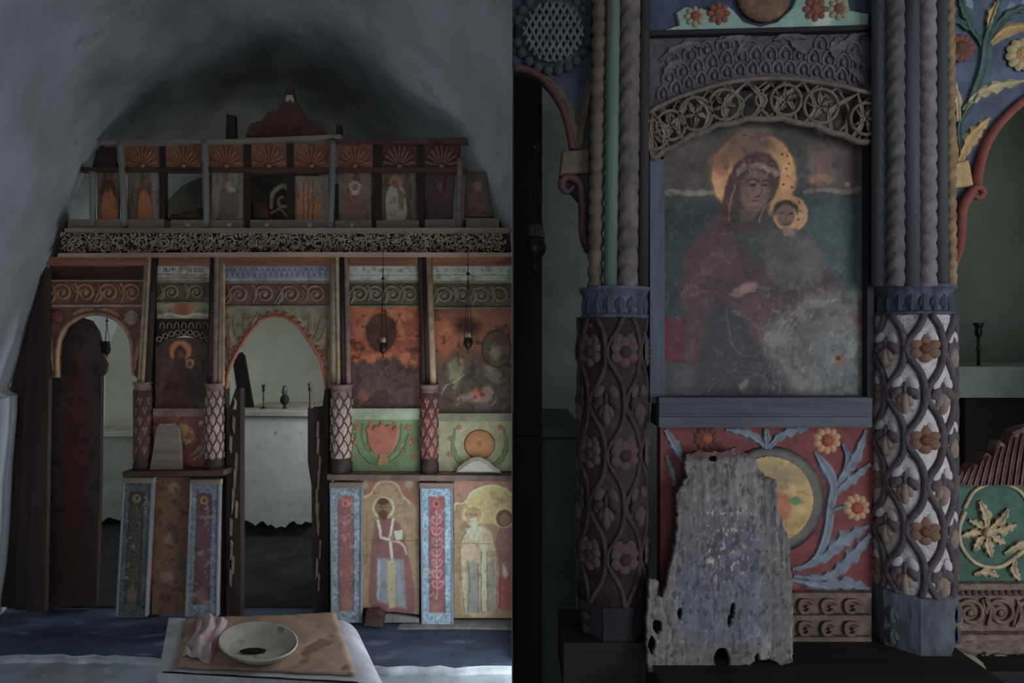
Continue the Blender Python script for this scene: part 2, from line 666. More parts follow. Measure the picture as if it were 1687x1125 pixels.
# ================================================================ THE SETTING
plaster = mat('old_plaster', (112, 121, 130), rough=0.9, var=0.22, scale=1.6, bump=0.7, bscale=22, spot=((104, 114, 123), 5.0, 0.6))
def add_soot_shade(m, centre, rad, strength):
    # candle soot plus shade painted in above the screen: a noisy dark blot
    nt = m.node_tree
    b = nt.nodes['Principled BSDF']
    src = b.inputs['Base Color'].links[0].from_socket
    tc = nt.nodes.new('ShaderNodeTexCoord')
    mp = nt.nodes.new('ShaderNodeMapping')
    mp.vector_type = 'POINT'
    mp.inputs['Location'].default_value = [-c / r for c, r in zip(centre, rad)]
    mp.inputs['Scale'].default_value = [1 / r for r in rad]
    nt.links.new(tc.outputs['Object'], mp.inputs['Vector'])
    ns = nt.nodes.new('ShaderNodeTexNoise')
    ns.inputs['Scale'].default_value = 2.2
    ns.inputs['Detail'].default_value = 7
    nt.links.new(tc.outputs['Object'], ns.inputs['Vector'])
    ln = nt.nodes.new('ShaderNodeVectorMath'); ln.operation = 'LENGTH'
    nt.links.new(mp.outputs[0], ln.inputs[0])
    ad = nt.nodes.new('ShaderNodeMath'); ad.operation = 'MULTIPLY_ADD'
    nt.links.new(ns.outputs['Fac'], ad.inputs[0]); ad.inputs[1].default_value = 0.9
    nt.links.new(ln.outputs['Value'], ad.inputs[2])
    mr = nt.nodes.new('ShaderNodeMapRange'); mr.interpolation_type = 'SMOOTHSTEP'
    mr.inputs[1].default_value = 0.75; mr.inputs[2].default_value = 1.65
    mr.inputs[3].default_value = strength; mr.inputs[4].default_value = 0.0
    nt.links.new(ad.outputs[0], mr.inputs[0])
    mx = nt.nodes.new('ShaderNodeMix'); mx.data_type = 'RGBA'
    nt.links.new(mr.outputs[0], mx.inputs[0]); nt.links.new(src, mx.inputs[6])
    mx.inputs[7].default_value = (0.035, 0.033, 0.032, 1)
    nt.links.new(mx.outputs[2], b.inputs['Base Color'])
add_soot_shade(plaster, (-1.55, 4.1, 3.3), (1.35, 1.5, 0.85), 0.85)
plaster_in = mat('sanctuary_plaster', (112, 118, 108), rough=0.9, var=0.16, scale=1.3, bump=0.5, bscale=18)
add_soot_shade(plaster_in, (-1.7, 5.8, 3.3), (3.2, 1.2, 1.15), 0.85)  # shade put in with the soot: keeps this wall dark behind the niches
stone_floor = mat('stone_floor', (60, 64, 72), rough=0.8, var=0.6, scale=3.0, bump=0.8, bscale=16, spot=((76, 80, 86), 5.0, 0.60))
step_white = mat('whitewashed_step', (128, 134, 138), rough=0.85, var=0.4, scale=6.0, bump=0.7, bscale=26)
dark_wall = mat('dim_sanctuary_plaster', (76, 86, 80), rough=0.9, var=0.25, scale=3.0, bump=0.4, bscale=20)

AX = (440 - 843.5) / F          # the nave runs a little askew to the screen
D0 = 3.6
prof_px = [(-14, 1080), (-10, 1022), (2, 940), (10, 860), (18, 760), (22, 660), (20, 650), (6, 641), (12, 620), (28, 575), (45, 525), (66, 465),
           (84, 415), (100, 362), (116, 315), (134, 272), (152, 240), (172, 208), (205, 172), (250, 132), (310, 92), (380, 58), (455, 44),
           (530, 56), (610, 92), (680, 138), (735, 176), (774, 214), (796, 262), (812, 300), (828, 345), (842, 400), (852, 470),
           (866, 560), (884, 700), (900, 1022), (905, 1080)]
prof = [(P(x, y, D0).x, P(x, y, D0).z) for x, y in prof_px]
pr = catmull(prof, 130)
def vault_point(i, Y):
    x, z = pr[i]
    n = (vnoise(np.array(i * 0.23), np.array(Y * 2.3), 1.0, 3) - 0.5) * 0.03 + (vnoise(np.array(i * 0.7), np.array(Y * 6.0), 1.0, 9) - 0.5) * 0.010
    zz = min(max((float(z) - 0.6) / 0.5, 0), 1)
    xx = x + AX * (Y - D0) + float(n) * (0.5 + 0.5 * zz) * (1 if x < -1.4 else -1)
    return Vector((float(xx), Y, float(z) - float(n) * 0.7 * zz))
def vault(y0, y1, ny, clip):
    mb = MB()
    Ys = np.linspace(y0, y1, ny)
    for Y in Ys:
        for i in range(len(pr)):
            v = vault_point(i, float(Y))
            if clip: v.x = min(v.x, 0.0)
            mb.v.append(v)
    n = len(pr)
    for j in range(ny - 1):
        for i in range(n - 1):
            q = [j * n + i, j * n + i + 1, (j + 1) * n + i + 1, (j + 1) * n + i]
            c_ = sum((mb.v[k] for k in q), Vector()) / 4
            if 4.2 < c_.y < 4.9 and 1.3 < c_.z < 2.2 and i > n // 2: continue      # sanctuary window
            if clip and all(mb.v[k].x >= -1e-6 for k in q): continue
            mb.f.append(q)
    return mb
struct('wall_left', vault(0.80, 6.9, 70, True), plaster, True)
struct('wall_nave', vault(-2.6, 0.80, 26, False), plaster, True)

# thin party wall between the two bays, thick behind the side chapel, with a doorway and a window
mb = MB()
mb.box(-0.0003, 0.0003, 0.78, 1.96, 0.0, 4.6)
struct('wall_party', mb, mat('dark_party_wall', (64, 68, 72), scale=2.0, var=0.2))
mb = MB()
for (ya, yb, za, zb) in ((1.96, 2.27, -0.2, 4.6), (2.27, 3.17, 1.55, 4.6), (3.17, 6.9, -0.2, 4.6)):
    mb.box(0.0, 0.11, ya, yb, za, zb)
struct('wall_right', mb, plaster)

# floor of the nave, the step before the screen, the raised floor
mb = MB()
mb.box(-4.6, 0.0, 3.0, 7.0, -0.30, -0.05)
mb.box(-4.6, 3.0, -2.7, 3.0, -0.30, -0.05)
struct('floor', mb, mat('pale_cement_floor', (92, 102, 110), rough=0.8, var=0.4, scale=3.0, bump=0.6, bscale=16))
step_px = [(-260, 1073), (0, 1076), (190, 1080), (330, 1086), (500, 1092), (620, 1096), (843, 1097)]
def step_edge(t):
    q = catmull(step_px, 61)[int(round(t * 60))]
    return G(q[0], q[1] + (vnoise(np.array(q[0]), np.array(0.0), 17, 4) - 0.5) * 7, 0.0)
mb = MB()
def sfloor(u, v):
    e = step_edge(u)
    Y = e.y + (6.9 - e.y) * (v ** 1.6)
    x = e.x + (min(e.x * 1.0, 0) - 0.0) * (Y - e.y) / 3.3
    n = (vnoise(np.array(x * 3.0), np.array(Y * 7.0), 1.0, 8) - 0.5) * 0.022 * min(1, v * 9) * (1 if Y < 3.5 else 0.3)
    return (min(x, 0.0), Y, float(n) - 0.004)
mb.grid(sfloor, 60, 60)
struct('floor_raised', mb, mat('raised_floor_slabs', (38, 48, 66), rough=0.6, var=0.5, scale=2.6, stretch=(0.5, 1.6, 1), bump=0.9, bscale=14, spot=((56, 68, 88), 7.0, 0.6)), True)  # blue of the reflected daylight is put into the slab colour
mb = MB()
def riser(u, v):
    e = step_edge(u)
    d = (vnoise(np.array(e.x * 9), np.array(v * 2), 1.0, 14) - 0.5) * 0.03
    return (e.x, e.y + 0.03 * (1 - v) * 0.0 + d * (1 - abs(v * 2 - 1)), -0.06 + 0.057 * v)
mb.grid(riser, 60, 6)
struct('trim_step', mb, step_white, True)

# sanctuary behind the screen: curved end wall
mb = MB()
xa, xb, xc = -4.6, 0.0, P(462, 500, 5.7).x
def apse(u, v):
    x = xa + (xb - xa) * u
    t = (x - xc) / 0.95
    Y = 5.7 + (0.62 * math.sqrt(max(0, 1 - t * t)) if abs(t) < 1 else 0.0)
    return (x, Y, -0.02 + 4.2 * v)
mb.grid(apse, 90, 8)
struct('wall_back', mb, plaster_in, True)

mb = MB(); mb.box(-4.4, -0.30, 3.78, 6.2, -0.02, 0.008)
struct('floor_sanctuary', mb, mat('darkened_floor_sheet', (24, 25, 29), rough=0.9, var=0.5, scale=4.0, bump=0.6, bscale=14))  # added dark sheet: shade put into the floor's colour behind the screen

# ---- the room around the close-up screen
mb = MB()
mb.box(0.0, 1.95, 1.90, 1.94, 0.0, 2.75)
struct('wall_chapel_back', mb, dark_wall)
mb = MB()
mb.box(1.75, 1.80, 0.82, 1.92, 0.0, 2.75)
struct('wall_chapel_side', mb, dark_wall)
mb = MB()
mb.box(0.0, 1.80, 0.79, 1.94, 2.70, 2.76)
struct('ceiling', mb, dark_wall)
mb = MB()
mb.box(0.0, 1.95, 0.70, 1.94, -0.16, 0.0)
struct('floor_chapel', mb, stone_floor)
# ================================================================ carved columns
def drum_net(col, cx, y0, y1, half, Yc, n, period, odd_c, ang0, m_ground, m_vine, m_side, m_drop, m_lobe, m_pet, m_core, detail=True,
             flower_rule=None, vine_px=5.0):
    R = W(half, Yc)
    X = P(cx, 0, Yc).x
    Yf = Yc - R
    va = -math.atan((cx - 843.5) / F)      # direction from which this column is seen
    ang0 = ang0 + va
    zof = lambda py: H - (py - 562.5) / F * Yf
    zt, zb = zof(y0), zof(y1)
    mb = MB()
    mb.lathe([(R * 0.97, zb), (R * 0.97, zt)], (X, Yc, 0), 40 if detail else 20)
    part('drum', mb, m_ground, col, True, label='carved drum')
    pz = W(period, Yf)
    hs = math.pi / n
    def on(a, z, up=1.0):
        return Vector((X + R * up * math.sin(a), Yc - R * up * math.cos(a), z))
    def zc(m):
        return zof(odd_c) if m % 2 else zof(odd_c) - pz / 2
    for m in range(-n, n):
        a0 = ang0 + (m + 0.5) * hs
        if math.cos(a0 - va) < -0.45: continue
        pts = []
        N = int((zt - zb) / pz * (22 if detail else 10)) + 2
        for i in range(N + 1):
            z = zb + (zt - zb) * i / N
            ph = 2 * math.pi * (z - zc(m)) / pz
            pts.append(on(a0 + hs * 0.47 * math.cos(ph - 0.45 * math.sin(ph)), z, 0.985))
        mb = MB()
        mb.tube(pts, W(vine_px, Yf), 6 if detail else 4)
        part('vine', mb, m_vine, col, True)
    extra = MB()
    cw = R * hs * 0.95           # half width of a cell
    for m in range(-n, n):
        a = ang0 + m * hs
        if math.cos(a - va) < -0.3: continue
        k0 = int((zb - zc(m)) / pz) - 2
        for k in range(k0, k0 + int((zt - zb) / pz) + 5):
            z = zc(m) + k * pz
            if z > zt - cw * 0.5 or z < zb + cw * 0.45: continue
            loc = on(a, z, 0.985)
            if detail:
                inst('lobe_pair', unit('lobes', m_lobe), col, Rm(loc, a, 0, cw * 1.05))
                if flower_rule(m):
                    c = inst('flower', unit('core', m_core), col, Rm(loc, a, 0, cw * 0.78, sy=cw * 0.9))
                    for p in range(6):
                        inst('petal', unit('wide_petal', m_pet), c, Rm(loc, a, p * 2 * math.pi / 6, cw * 0.86, sy=cw * 0.7))
                else:
                    c = inst('leaf', unit('side_lobes', m_side), col, Rm(loc, a, 0, cw * 0.95))
                    inst('leaf_tip', unit('drop', m_drop), c, Rm(loc - Vector((0, 0, cw * 0.1)), a, 0, cw * 1.15))
            else:
                b = Matrix.Translation(loc) @ Matrix.Rotation(a, 4, 'Z')
                for (dx, dz, rx, rz) in ((-0.32, 0.35, 0.26, 0.42), (0.32, 0.35, 0.26, 0.42), (0, -0.35, 0.24, 0.62)):
                    n0 = len(extra.v)
                    for q in range(6):
                        t = q * math.pi / 3
                        extra.v.append(b @ Vector((cw * (dx + rx * math.cos(t)), 0.0, cw * 1.25 * (dz + rz * math.sin(t)))))
                    extra.v.append(b @ Vector((cw * dx, -cw * 0.28, cw * 1.25 * dz)))
                    for q in range(6):
                        extra.f.append([n0 + q, n0 + (q + 1) % 6, n0 + 6])
    if not detail:
        part('carved_leaves', extra, m_lobe, col, True, kind='stuff')

def strand(col, kind, xt0, xt1, yt, xb0, xb1, yb, Y, m, pitch=20, hand=1, seg=12):
    """one moulding of a clustered shaft, from pixel span at the top to pixel span at the bottom"""
    r = W((xb1 - xb0) / 2, Y)
    p1 = P((xt0 + xt1) / 2, yt, Y); p0 = P((xb0 + xb1) / 2, yb, Y)
    mb = MB()
    if kind == 'rope':
        mb.rope(p0, p1, r, W(pitch, Y), 2, 0.26, seg, hand)
        part('rope_moulding', mb, m, col, True)
    elif kind == 'bead':
        mb.rope(p0, p1, r, W(pitch, Y), 0, 0.3, seg, hand)
        part('bead_moulding', mb, m, col, True)
    elif kind == 'zig':
        mb.rope(p0, p1, r, W(pitch, Y), 1, 0.3, seg, hand, zig=True)
        part('plait_moulding', mb, m, col, True)
    else:
        mb.tube([p0, p0.lerp(p1, 0.5), p1], r, seg)
        part('shaft_moulding', mb, m, col, True)
# ================================================================ THE CLOSE SCREEN (right-hand bay)
DR = 0.83
KL = 0.52      # the close screen stands nearer the daylight
m_grey_blue = wood('blue_grey_painted_wood', (62, 63, 73), True, scale=30, bump=0.5, spot=((96, 96, 104), 40, 0.64))
m_grey_blue_v = wood('blue_grey_upright_wood', (62, 66, 82), False, scale=30, bump=0.5)
m_capital = mat('blue_capital_paint', (58, 62, 76), scale=40, var=0.5, bump=0.5)
m_pedestal = mat('worn_blue_pedestal', (66, 70, 79), scale=30, var=0.5, stretch=(1, 1, 0.3), bump=0.5)
m_white = mat('chalky_white_ground', (160, 148, 152), scale=60, var=0.22, bump=0.4, spot=((92, 84, 90), 55, 0.64))
m_vine = mat('dark_plum_vine', (62, 54, 60), scale=50, var=0.35, bump=0.4)
m_side = mat('dark_plum_leaf', (76, 66, 72), scale=50, var=0.4, bump=0.4)
m_tip = mat('ochre_leaf_tip', (116, 100, 86), scale=50, var=0.35, bump=0.4)
m_pet = mat('rust_petal', (104, 76, 54), scale=50, var=0.4, bump=0.4)
m_core = mat('rust_flower_heart', (96, 58, 34), scale=50, var=0.4, bump=0.4)
m_red_ground = mat('dark_red_ground', (44, 31, 35), scale=50, var=0.4, bump=0.4, spot=((92, 78, 80), 70, 0.68))
m_red_vine = mat('dark_red_vine', (46, 36, 39), scale=50, var=0.4, bump=0.4)
m_rose = mat('dull_rose_petal', (72, 54, 56), scale=50, var=0.4, bump=0.4)
m_rose_lobe = mat('dull_rose_lobe', (66, 52, 56), scale=50, var=0.4, bump=0.4, spot=((110, 100, 104), 60, 0.68))
m_gold = mat('old_gold_paint', (112, 90, 58), scale=40, var=0.35, bump=0.4)
m_gold_dim = mat('dull_gold_paint', (72, 60, 47), scale=40, var=0.4, bump=0.4)
m_green_t = wood('pale_green_shaft', (70, 90, 78), scale=20, var=0.25)
m_grey_t = wood('grey_shaft', (58, 60, 66), scale=20, var=0.3)
m_dark_t = wood('dark_shaft', (40, 36, 38), scale=20, var=0.3)
m_mauve = mat('mauve_grey_rope', (96, 86, 92), scale=40, var=0.3, bump=0.4)
m_brownrope = mat('grey_brown_rope', (76, 68, 70), scale=40, var=0.4, bump=0.4)
m_dark = wood('blackened_wood', (26, 22, 24), True, scale=20, var=0.5)
m_dark_v = wood('blackened_upright_wood', (30, 28, 31), False, scale=20, var=0.5)

# ---- sill beam that carries this part of the screen
ZB = H - (1100 - 562.5) / F * 0.76
mb = MB()
x0, x1 = P(1058, 0, 0.83).x, P(1582, 0, 0.80).x
mb.box(x0, x1, 0.69, 0.90, ZB - 0.05, ZB)
single('sill_beam', mb, m_dark, 'blackened beam under the leaning grey plank and the pillar bases', 'beam')
mb = MB()
mb.box(x0 - 0.1, P(1900, 0, 0.9).x, 0.84, 0.93, 0.0, ZB - 0.052)
struct('wall_parapet', mb, m_dark)
mb = MB()
mb.box(P(925, 0, 0.84).x, x0 - 0.001, 0.80, 0.90, ZB - 0.06, ZB + 0.012)
single('threshold_block', mb, m_dark, 'blackened timber block under the dark red pillar', 'block')

# ---- pillar with white lattice
def capital(col, x0, x1, y0, y1, Yc, m, m_leaf, n):
    cx, half = (x0 + x1) / 2, (x1 - x0) / 2
    R = W(half, Yc); X = P(cx, 0, Yc).x
    Yf = Yc - R
    z = lambda py: H - (py - 562.5) / F * Yf
    h = z(y0) - z(y1)
    mb = MB()
    mb.lathe([(R * 0.94, z(y1)), (R * 1.0, z(y1) + h * 0.04), (R * 1.0, z(y1) + h * 0.12), (R * 0.90, z(y1) + h * 0.18), (R * 0.93, z(y1) + h * 0.7),
              (R * 0.98, z(y1) + h * 0.84), (R * 1.03, z(y1) + h * 0.9), (R * 1.03, z(y0)), (R * 0.9, z(y0))], (X, Yc, 0), 28)
    part('capital', mb, m, col, False, label='blue carved capital ring')
    for k in range(n):
        a = -math.pi / 2 + math.pi * (k + 0.5) / n
        loc = Vector((X + R * 0.92 * math.sin(a), Yc - R * 0.92 * math.cos(a), z(y1) + h * 0.62))
        s = R * math.pi / n
        c = inst('capital_leaf', unit('drop', m_leaf), col, Rm(loc, a, 0, s * 1.0, sz=h * 0.52))

def pedestal(col, x0, x1, y0, ybot_z, Yc, m, seg=8, rag=True):
    cx, half = (x0 + x1) / 2, (x1 - x0) / 2
    R = W(half, Yc) ; X = P(cx, 0, Yc).x
    zt = H - (y0 - 562.5) / F * (Yc - R)
    mb = MB()
    hh = zt - ybot_z
    mb.lathe([(R * 0.98, ybot_z), (R * 1.0, ybot_z + hh * 0.1), (R * 0.99, ybot_z + hh * 0.55), (R * 1.03, ybot_z + hh * 0.8), (R * 1.05, zt - hh * 0.05), (R * 0.9, zt)],
             (X, Yc, 0), seg, a0=math.pi / 8)
    part('pedestal', mb, m, col, False, label='faceted pillar base')
    for k in (1.05, -1.0):
        for dz in (0.3, 0.66):
            loc = Vector((X + R * 0.97 * math.sin(k), Yc - R * 0.97 * math.cos(k), ybot_z + hh * dz))
            inst('base_leaf', unit('drop', m), col, Rm(loc, k, 0, R * 0.42, sz=hh * 0.26))

colR = thing('carved_pillar', 'grey rope-moulded pillar with white lattice drum of rust flowers beside the Virgin icon', 'pillar', (P(1508, 0, 0.84).x, 0.84, ZB))
YR = 0.84
strand(colR, 'plain', 1438, 1463, -90, 1438, 1464, 472, 0.815, m_grey_t)
strand(colR, 'zig', 1462, 1487, -90, 1462, 1488, 472, 0.800, m_brownrope, 26)
strand(colR, 'plain', 1486, 1517, -90, 1487, 1517, 472, 0.800, m_grey_t)
strand(colR, 'rope', 1514, 1539, -90, 1515, 1541, 472, 0.790, m_mauve, 26)
strand(colR, 'plain', 1536, 1559, -90, 1538, 1560, 472, 0.805, m_grey_t)
strand(colR, 'rope', 1556, 1570, -90, 1559, 1575, 474, 0.815, m_gold, 20, -1)
capital(colR, 1438, 1559, 467, 519, YR, m_capital, m_capital, 11)
drum_net(colR, 1498, 517, 986, 60, YR, 7, 151, 574, math.radians(-5.3), m_white, m_vine, m_side, m_tip, m_white, m_pet, m_core, True,
         lambda m: m % 3 == 1, 6.2)
pedestal(colR, 1436, 1562, 984, ZB, YR, m_pedestal)

colL = thing('carved_pillar', 'pillar with green shaft and dark red rose-carved drum beside the Virgin icon', 'pillar', (P(1012, 0, 0.85).x, 0.85, ZB + 0.012))
strand(colL, 'bead', 978, 1002, -90, 968, 993, 472, 0.825, m_gold_dim, 25)
strand(colL, 'plain', 1000, 1026, -90, 994, 1018, 472, 0.815, m_green_t)
strand(colL, 'zig', 1025, 1052, -90, 1017, 1050, 472, 0.812, m_brownrope, 32)
strand(colL, 'plain', 1051, 1072, -90, 1047, 1068, 472, 0.825, m_dark_t)
capital(colL, 956, 1068, 470, 524, 0.85, m_capital, m_capital, 9)
drum_net(colL, 1009, 522, 1003, 56, 0.85, 6, 171, 580, math.radians(-10), m_red_ground, m_red_vine, m_red_vine, m_rose_lobe, m_rose_lobe, m_rose, m_red_vine, True,
         lambda m: m % 2 == 1, 4.5)
pedestal(colL, 950, 1066, 1000, ZB + 0.012, 0.85, m_dark_v)

# ---- icon of mother and child
YI = 0.845
icon = thing('icon_painting', 'large faded icon of a mother in dark red veil holding a child, gold halos', 'icon', P(1262, 656, YI))
mb = MB(); mb.pbox(1072, 120, 1436, 662, YI + 0.012, 0.02); part('board', mb, m_dark_v, icon)
cv = Canvas(1093, 150, 1434, 660, (56, 56, 54), 1.3, warp=5, seed=11)
def q4(*pts):      # crop coordinates -> photo pixels
    return [(1070 + x / 2.295, 190 + y / 2.295) for x, y in pts]
cv.blend(sstep(300, 345, cv.Y), (42, 50, 49))
cv.blend(sstep(300, 360, cv.Y) * sstep(1300, 1360, cv.X), (52, 66, 66))
cv.blend(sstep(500, 600, cv.Y), (58, 56, 56))
cv.ell(1140, 275, 52, 45, (76, 62, 56), 0.6, 0.7)
cv.ell(1385, 255, 45, 55, (84, 68, 62), 0.6, 0.7)
cv.line(q4((55, 292), (90, 290), (150, 295), (240, 290)), 5, (104, 92, 80), 0.8)
for x in (85, 145, 200):
    cv.ell(*q4((x, 292))[0], 9, 6, (112, 100, 86), 0.5, 0.7)
cv.line(q4((590, 290), (660, 282), (740, 290), (800, 280)), 5, (116, 98, 80), 0.7)
cv.ell(*q4((645, 245))[0], 20, 9, (150, 96, 52), 0.5, 0.85)
cv.ell(*q4((750, 262))[0], 5, 5, (150, 112, 72), 0.5, 0.8)
cv.poly(q4((590, 90), (640, 140), (700, 150), (690, 190), (720, 230), (650, 260), (610, 230)), (98, 72, 66), 6, 0.6)
# red side bands
cv.poly(q4((55, 765), (132, 765), (135, 935), (55, 935)), (76, 28, 38), 3, 0.95)
cv.poly(q4((758, 750), (825, 745), (825, 925), (800, 925)), (92, 48, 54), 3, 0.9)
cv.poly(q4((700, 660), (825, 660), (825, 750), (740, 750)), (86, 80, 76), 5, 0.6)
# large halo
cv.ell(1242, 288, 71, 71, (158, 108, 58), 0.05)
cv.ell(1236, 236, 42, 26, (92, 68, 56), 0.5, 0.95)
cv.ell(1200, 262, 26, 14, (118, 80, 52), 0.6, 0.7)
cv.ell(1185, 270, 14, 16, (108, 66, 40), 0.6, 0.8)
cv.ring(1242, 288, 71, 1.6, (96, 64, 40), 0.7)
# mother's robe
cv.poly(q4((285, 330), (215, 420), (150, 490), (120, 590), (115, 700), (150, 820), (160, 950), (280, 1050), (620, 1060), (790, 1000), (770, 800), (720, 640), (650, 560), (520, 470), (440, 400)), (66, 47, 48), 7, 0.97, True)
cv.poly(q4((230, 720), (330, 740), (430, 920), (560, 1060), (220, 1060), (200, 900)), (44, 46, 46), 8, 0.85, True)
cv.poly(q4((440, 790), (640, 670), (740, 700), (790, 850), (800, 1055), (560, 1055), (440, 900)), (92, 90, 88), 14, 0.75, True)
cv.poly(q4((640, 820), (815, 800), (815, 1058), (600, 1058)), (80, 84, 82), 12, 0.65)
cv.poly(q4((320, 420), (440, 420), (430, 560), (330, 480)), (50, 58, 54), 6, 0.8)
# veil and face
cv.poly(q4((270, 420), (275, 340), (295, 250), (330, 180), (390, 140), (450, 145), (492, 200), (485, 280), (455, 340), (430, 420), (350, 440)), (62, 42, 38), 3, 1, True)
cv.poly(q4((320, 400), (325, 300), (350, 225), (400, 205), (460, 220), (465, 290), (430, 350), (410, 420)), (52, 44, 42), 3, 0.9, True)
cv.ell(*q4((398, 288))[0], 24, 35, (92, 70, 58), 0.18, 1, 0.18)
cv.ell(*q4((408, 300))[0], 13, 20, (106, 82, 68), 0.5, 0.7)
cv.line(q4((368, 248), (392, 240), (412, 250)), 1.6, (44, 32, 30))
cv.line(q4((425, 250), (440, 245), (452, 252)), 1.6, (44, 32, 30))
cv.ell(*q4((392, 262))[0], 5.5, 2.4, (40, 30, 28), 0.3)
cv.ell(*q4((438, 265))[0], 4.2, 2.2, (40, 30, 28), 0.3)
cv.line(q4((422, 256), (424, 285), (412, 305), (402, 304)), 1.4, (60, 44, 38))
cv.line(q4((388, 322), (402, 326), (416, 322)), 2.0, (84, 42, 38))
cv.line(q4((370, 345), (392, 352), (412, 344)), 1.5, (62, 46, 42), 0.7)
cv.ell(*q4((372, 375))[0], 13, 12, (78, 62, 54), 0.4, 0.7)
cv.line(q4((335, 215), (365, 195), (410, 190), (455, 205), (480, 222)), 6, (120, 98, 84), 0.65)
cv.line(q4((300, 400), (305, 330), (325, 260)), 1.5, (122, 100, 86), 0.6)
cv.line(q4((455, 335), (430, 360), (415, 405)), 1.5, (122, 100, 86), 0.6)
cv.flecks((140, 118, 100), 5, 0.62, 0.6, 5, (1210, 262, 1282, 292))
# child
cv.ell(1302, 352, 29, 30, (160, 112, 60), 0.06)
cv.poly(q4((470, 385), (470, 345), (495, 325), (535, 322), (562, 345), (560, 375), (545, 350), (500, 350)), (42, 30, 26), 3, 1, True)
cv.ell(*q4((515, 378))[0], 15, 19, (92, 68, 56), 0.2)
cv.line(q4((492, 372), (508, 370)), 1.6, (40, 30, 26)); cv.line(q4((528, 374), (542, 372)), 1.6, (40, 30, 26))
cv.line(q4((518, 375), (518, 392), (510, 396)), 1.1, (56, 42, 36)); cv.line(q4((506, 408), (520, 410), (530, 407)), 1.4, (84, 46, 40))
cv.poly(q4((455, 440), (500, 430), (560, 430), (610, 470), (660, 530), (668, 610), (600, 650), (500, 650), (440, 610), (430, 500)), (68, 62, 60), 4, 0.95, True)
cv.ell(*q4((525, 445))[0], 10, 7, (120, 94, 76), 0.4, 0.9)
for i in range(9):
    a = 560 + i * 9
    cv.line(q4((a, 470 + i * 4), (a + 25, 540), (a + 40, 600)), 1.1, (100, 92, 88), 0.35)
for i in range(6):
    cv.line(q4((450 + i * 14, 470), (460 + i * 12, 540), (440 + i * 10, 600)), 1.1, (92, 84, 80), 0.35)
# hands, hems, folds
cv.poly(q4((300, 680), (330, 650), (380, 628), (410, 640), (380, 660), (340, 690)), (112, 84, 76), 3, 0.85, True)
for i in range(4):
    cv.line(q4((345, 655 + i * 6), (400, 632 + i * 10)), 1.6, (126, 94, 84), 0.7)
cv.line(q4((125, 700), (150, 650), (190, 650), (150, 640), (120, 680)), 1.2, (140, 120, 108), 0.3)
cv.line(q4((140, 690), (220, 665), (290, 690), (330, 720)), 1.4, (100, 84, 78), 0.35)
cv.line(q4((290, 740), (310, 860), (340, 900), (390, 915)), 1.1, (126, 106, 96), 0.35)
cv.line(q4((320, 740), (400, 790), (420, 860)), 2.5, (92, 70, 66), 0.6)
cv.line(q4((390, 640), (480, 660), (560, 650), (640, 650)), 2.2, (100, 82, 76), 0.35)
for i in range(7):
    cv.line(q4((470 + i * 35, 850 - i * 22), (520 + i * 30, 770 - i * 12), (600 + i * 20, 700)), 2.2, (132, 124, 116), 0.35)
for r in (80, 110, 150, 180):
    cv.line(q4((360 - r, 1060), (365 - r * 0.7, 1000), (360, 1040 - r * 0.62), (360 + r * 0.7, 985), (360 + r, 1060)), 1.3, (84, 70, 68), 0.4)
cv.poly(q4((330, 1020), (370, 995), (380, 1005), (350, 1045)), (120, 110, 102), 3, 0.6)
cv.ell(*q4((485, 840))[0], 20, 12, (104, 96, 90), 0.6, 0.5)
cv.ell(*q4((714, 925))[0], 6, 8, (116, 62, 26), 0.5)
cv.ell(*q4((712, 918))[0], 2.5, 3.5, (24, 16, 12), 0.4)
for (x, y) in ((500, 150), (520, 155), (515, 200), (520, 230), (505, 262), (540, 270), (530, 180), (565, 330), (570, 360), (480, 235), (565, 395)):
    cv.ell(*q4((x, y))[0], 1.8, 1.8, (40, 26, 18), 0.4, 0.9)
cv.flecks((128, 120, 114), 9, 0.60, 0.32, 7, (1250, 470, 1430, 650), sx=2.5)
cv.flecks((104, 90, 84), 12, 0.64, 0.22, 9)
cv.flecks((30, 28, 28), 16, 0.64, 0.25, 12)
cv.mottle(40, 0.18).mottle(7, 0.10, 8)
cv.build('painted_surface', YI, icon)
mb = MB(); mb.pbox(1071, 262, 1095, 664, 0.828, 0.016); part('frame', mb, m_grey_blue_v, icon, label='blue-grey frame strip')
mb = MB(); mb.pbox(1429, 205, 1440, 664, 0.832, 0.02); part('frame', mb, m_dark_v, icon, label='dark frame strip')

# ---- rail under the icon
mb = MB()
for (a, b, y) in ((655, 664, 0.808), (664, 682, 0.814), (682, 687, 0.812), (687, 704, 0.807)):
    mb.pbox(1086, a, 1437, b, y, 0.86 - y)
single('moulded_rail', mb, m_grey_blue, 'blue-grey moulded rail between the Virgin icon and red floral panel', 'rail')

# ---- red floral panel
m_redpanel = mat('dusky_red_paint', (98, 44, 44), scale=40, var=0.3, bump=0.35, spot=((60, 40, 42), 30, 0.64))
m_leafblue = mat('blue_grey_leaf_paint', (92, 102, 114), scale=50, var=0.28, bump=0.35)
m_cream = mat('cream_petal_paint', (160, 120, 84), scale=50, var=0.25, bump=0.3)
m_orange = mat('orange_flower_heart', (140, 66, 30), scale=50, var=0.35, bump=0.4)
m_dimpet = mat('dull_red_petal', (92, 56, 48), scale=50, var=0.35, bump=0.4)
YF = 0.838
fp = thing('acanthus_carving', 'dusky red carved panel with blue-grey acanthus leaves and a yellow disc', 'carved panel', P(1265, 975, YF))
mb = MB(); mb.pbox(1088, 700, 1437, 978, YF, 0.02); part('board', mb, m_redpanel, fp)
mb = MB(); mb.dome(1268, 824, 90, 90, YF, 0.006, 40, 3); part('disc_rim', mb, mat('grey_disc_rim', (84, 80, 74), scale=30, var=0.3), fp, True)
cvd = Canvas(1193, 749, 1343, 899, (150, 120, 62), 1.5, warp=4, seed=31)
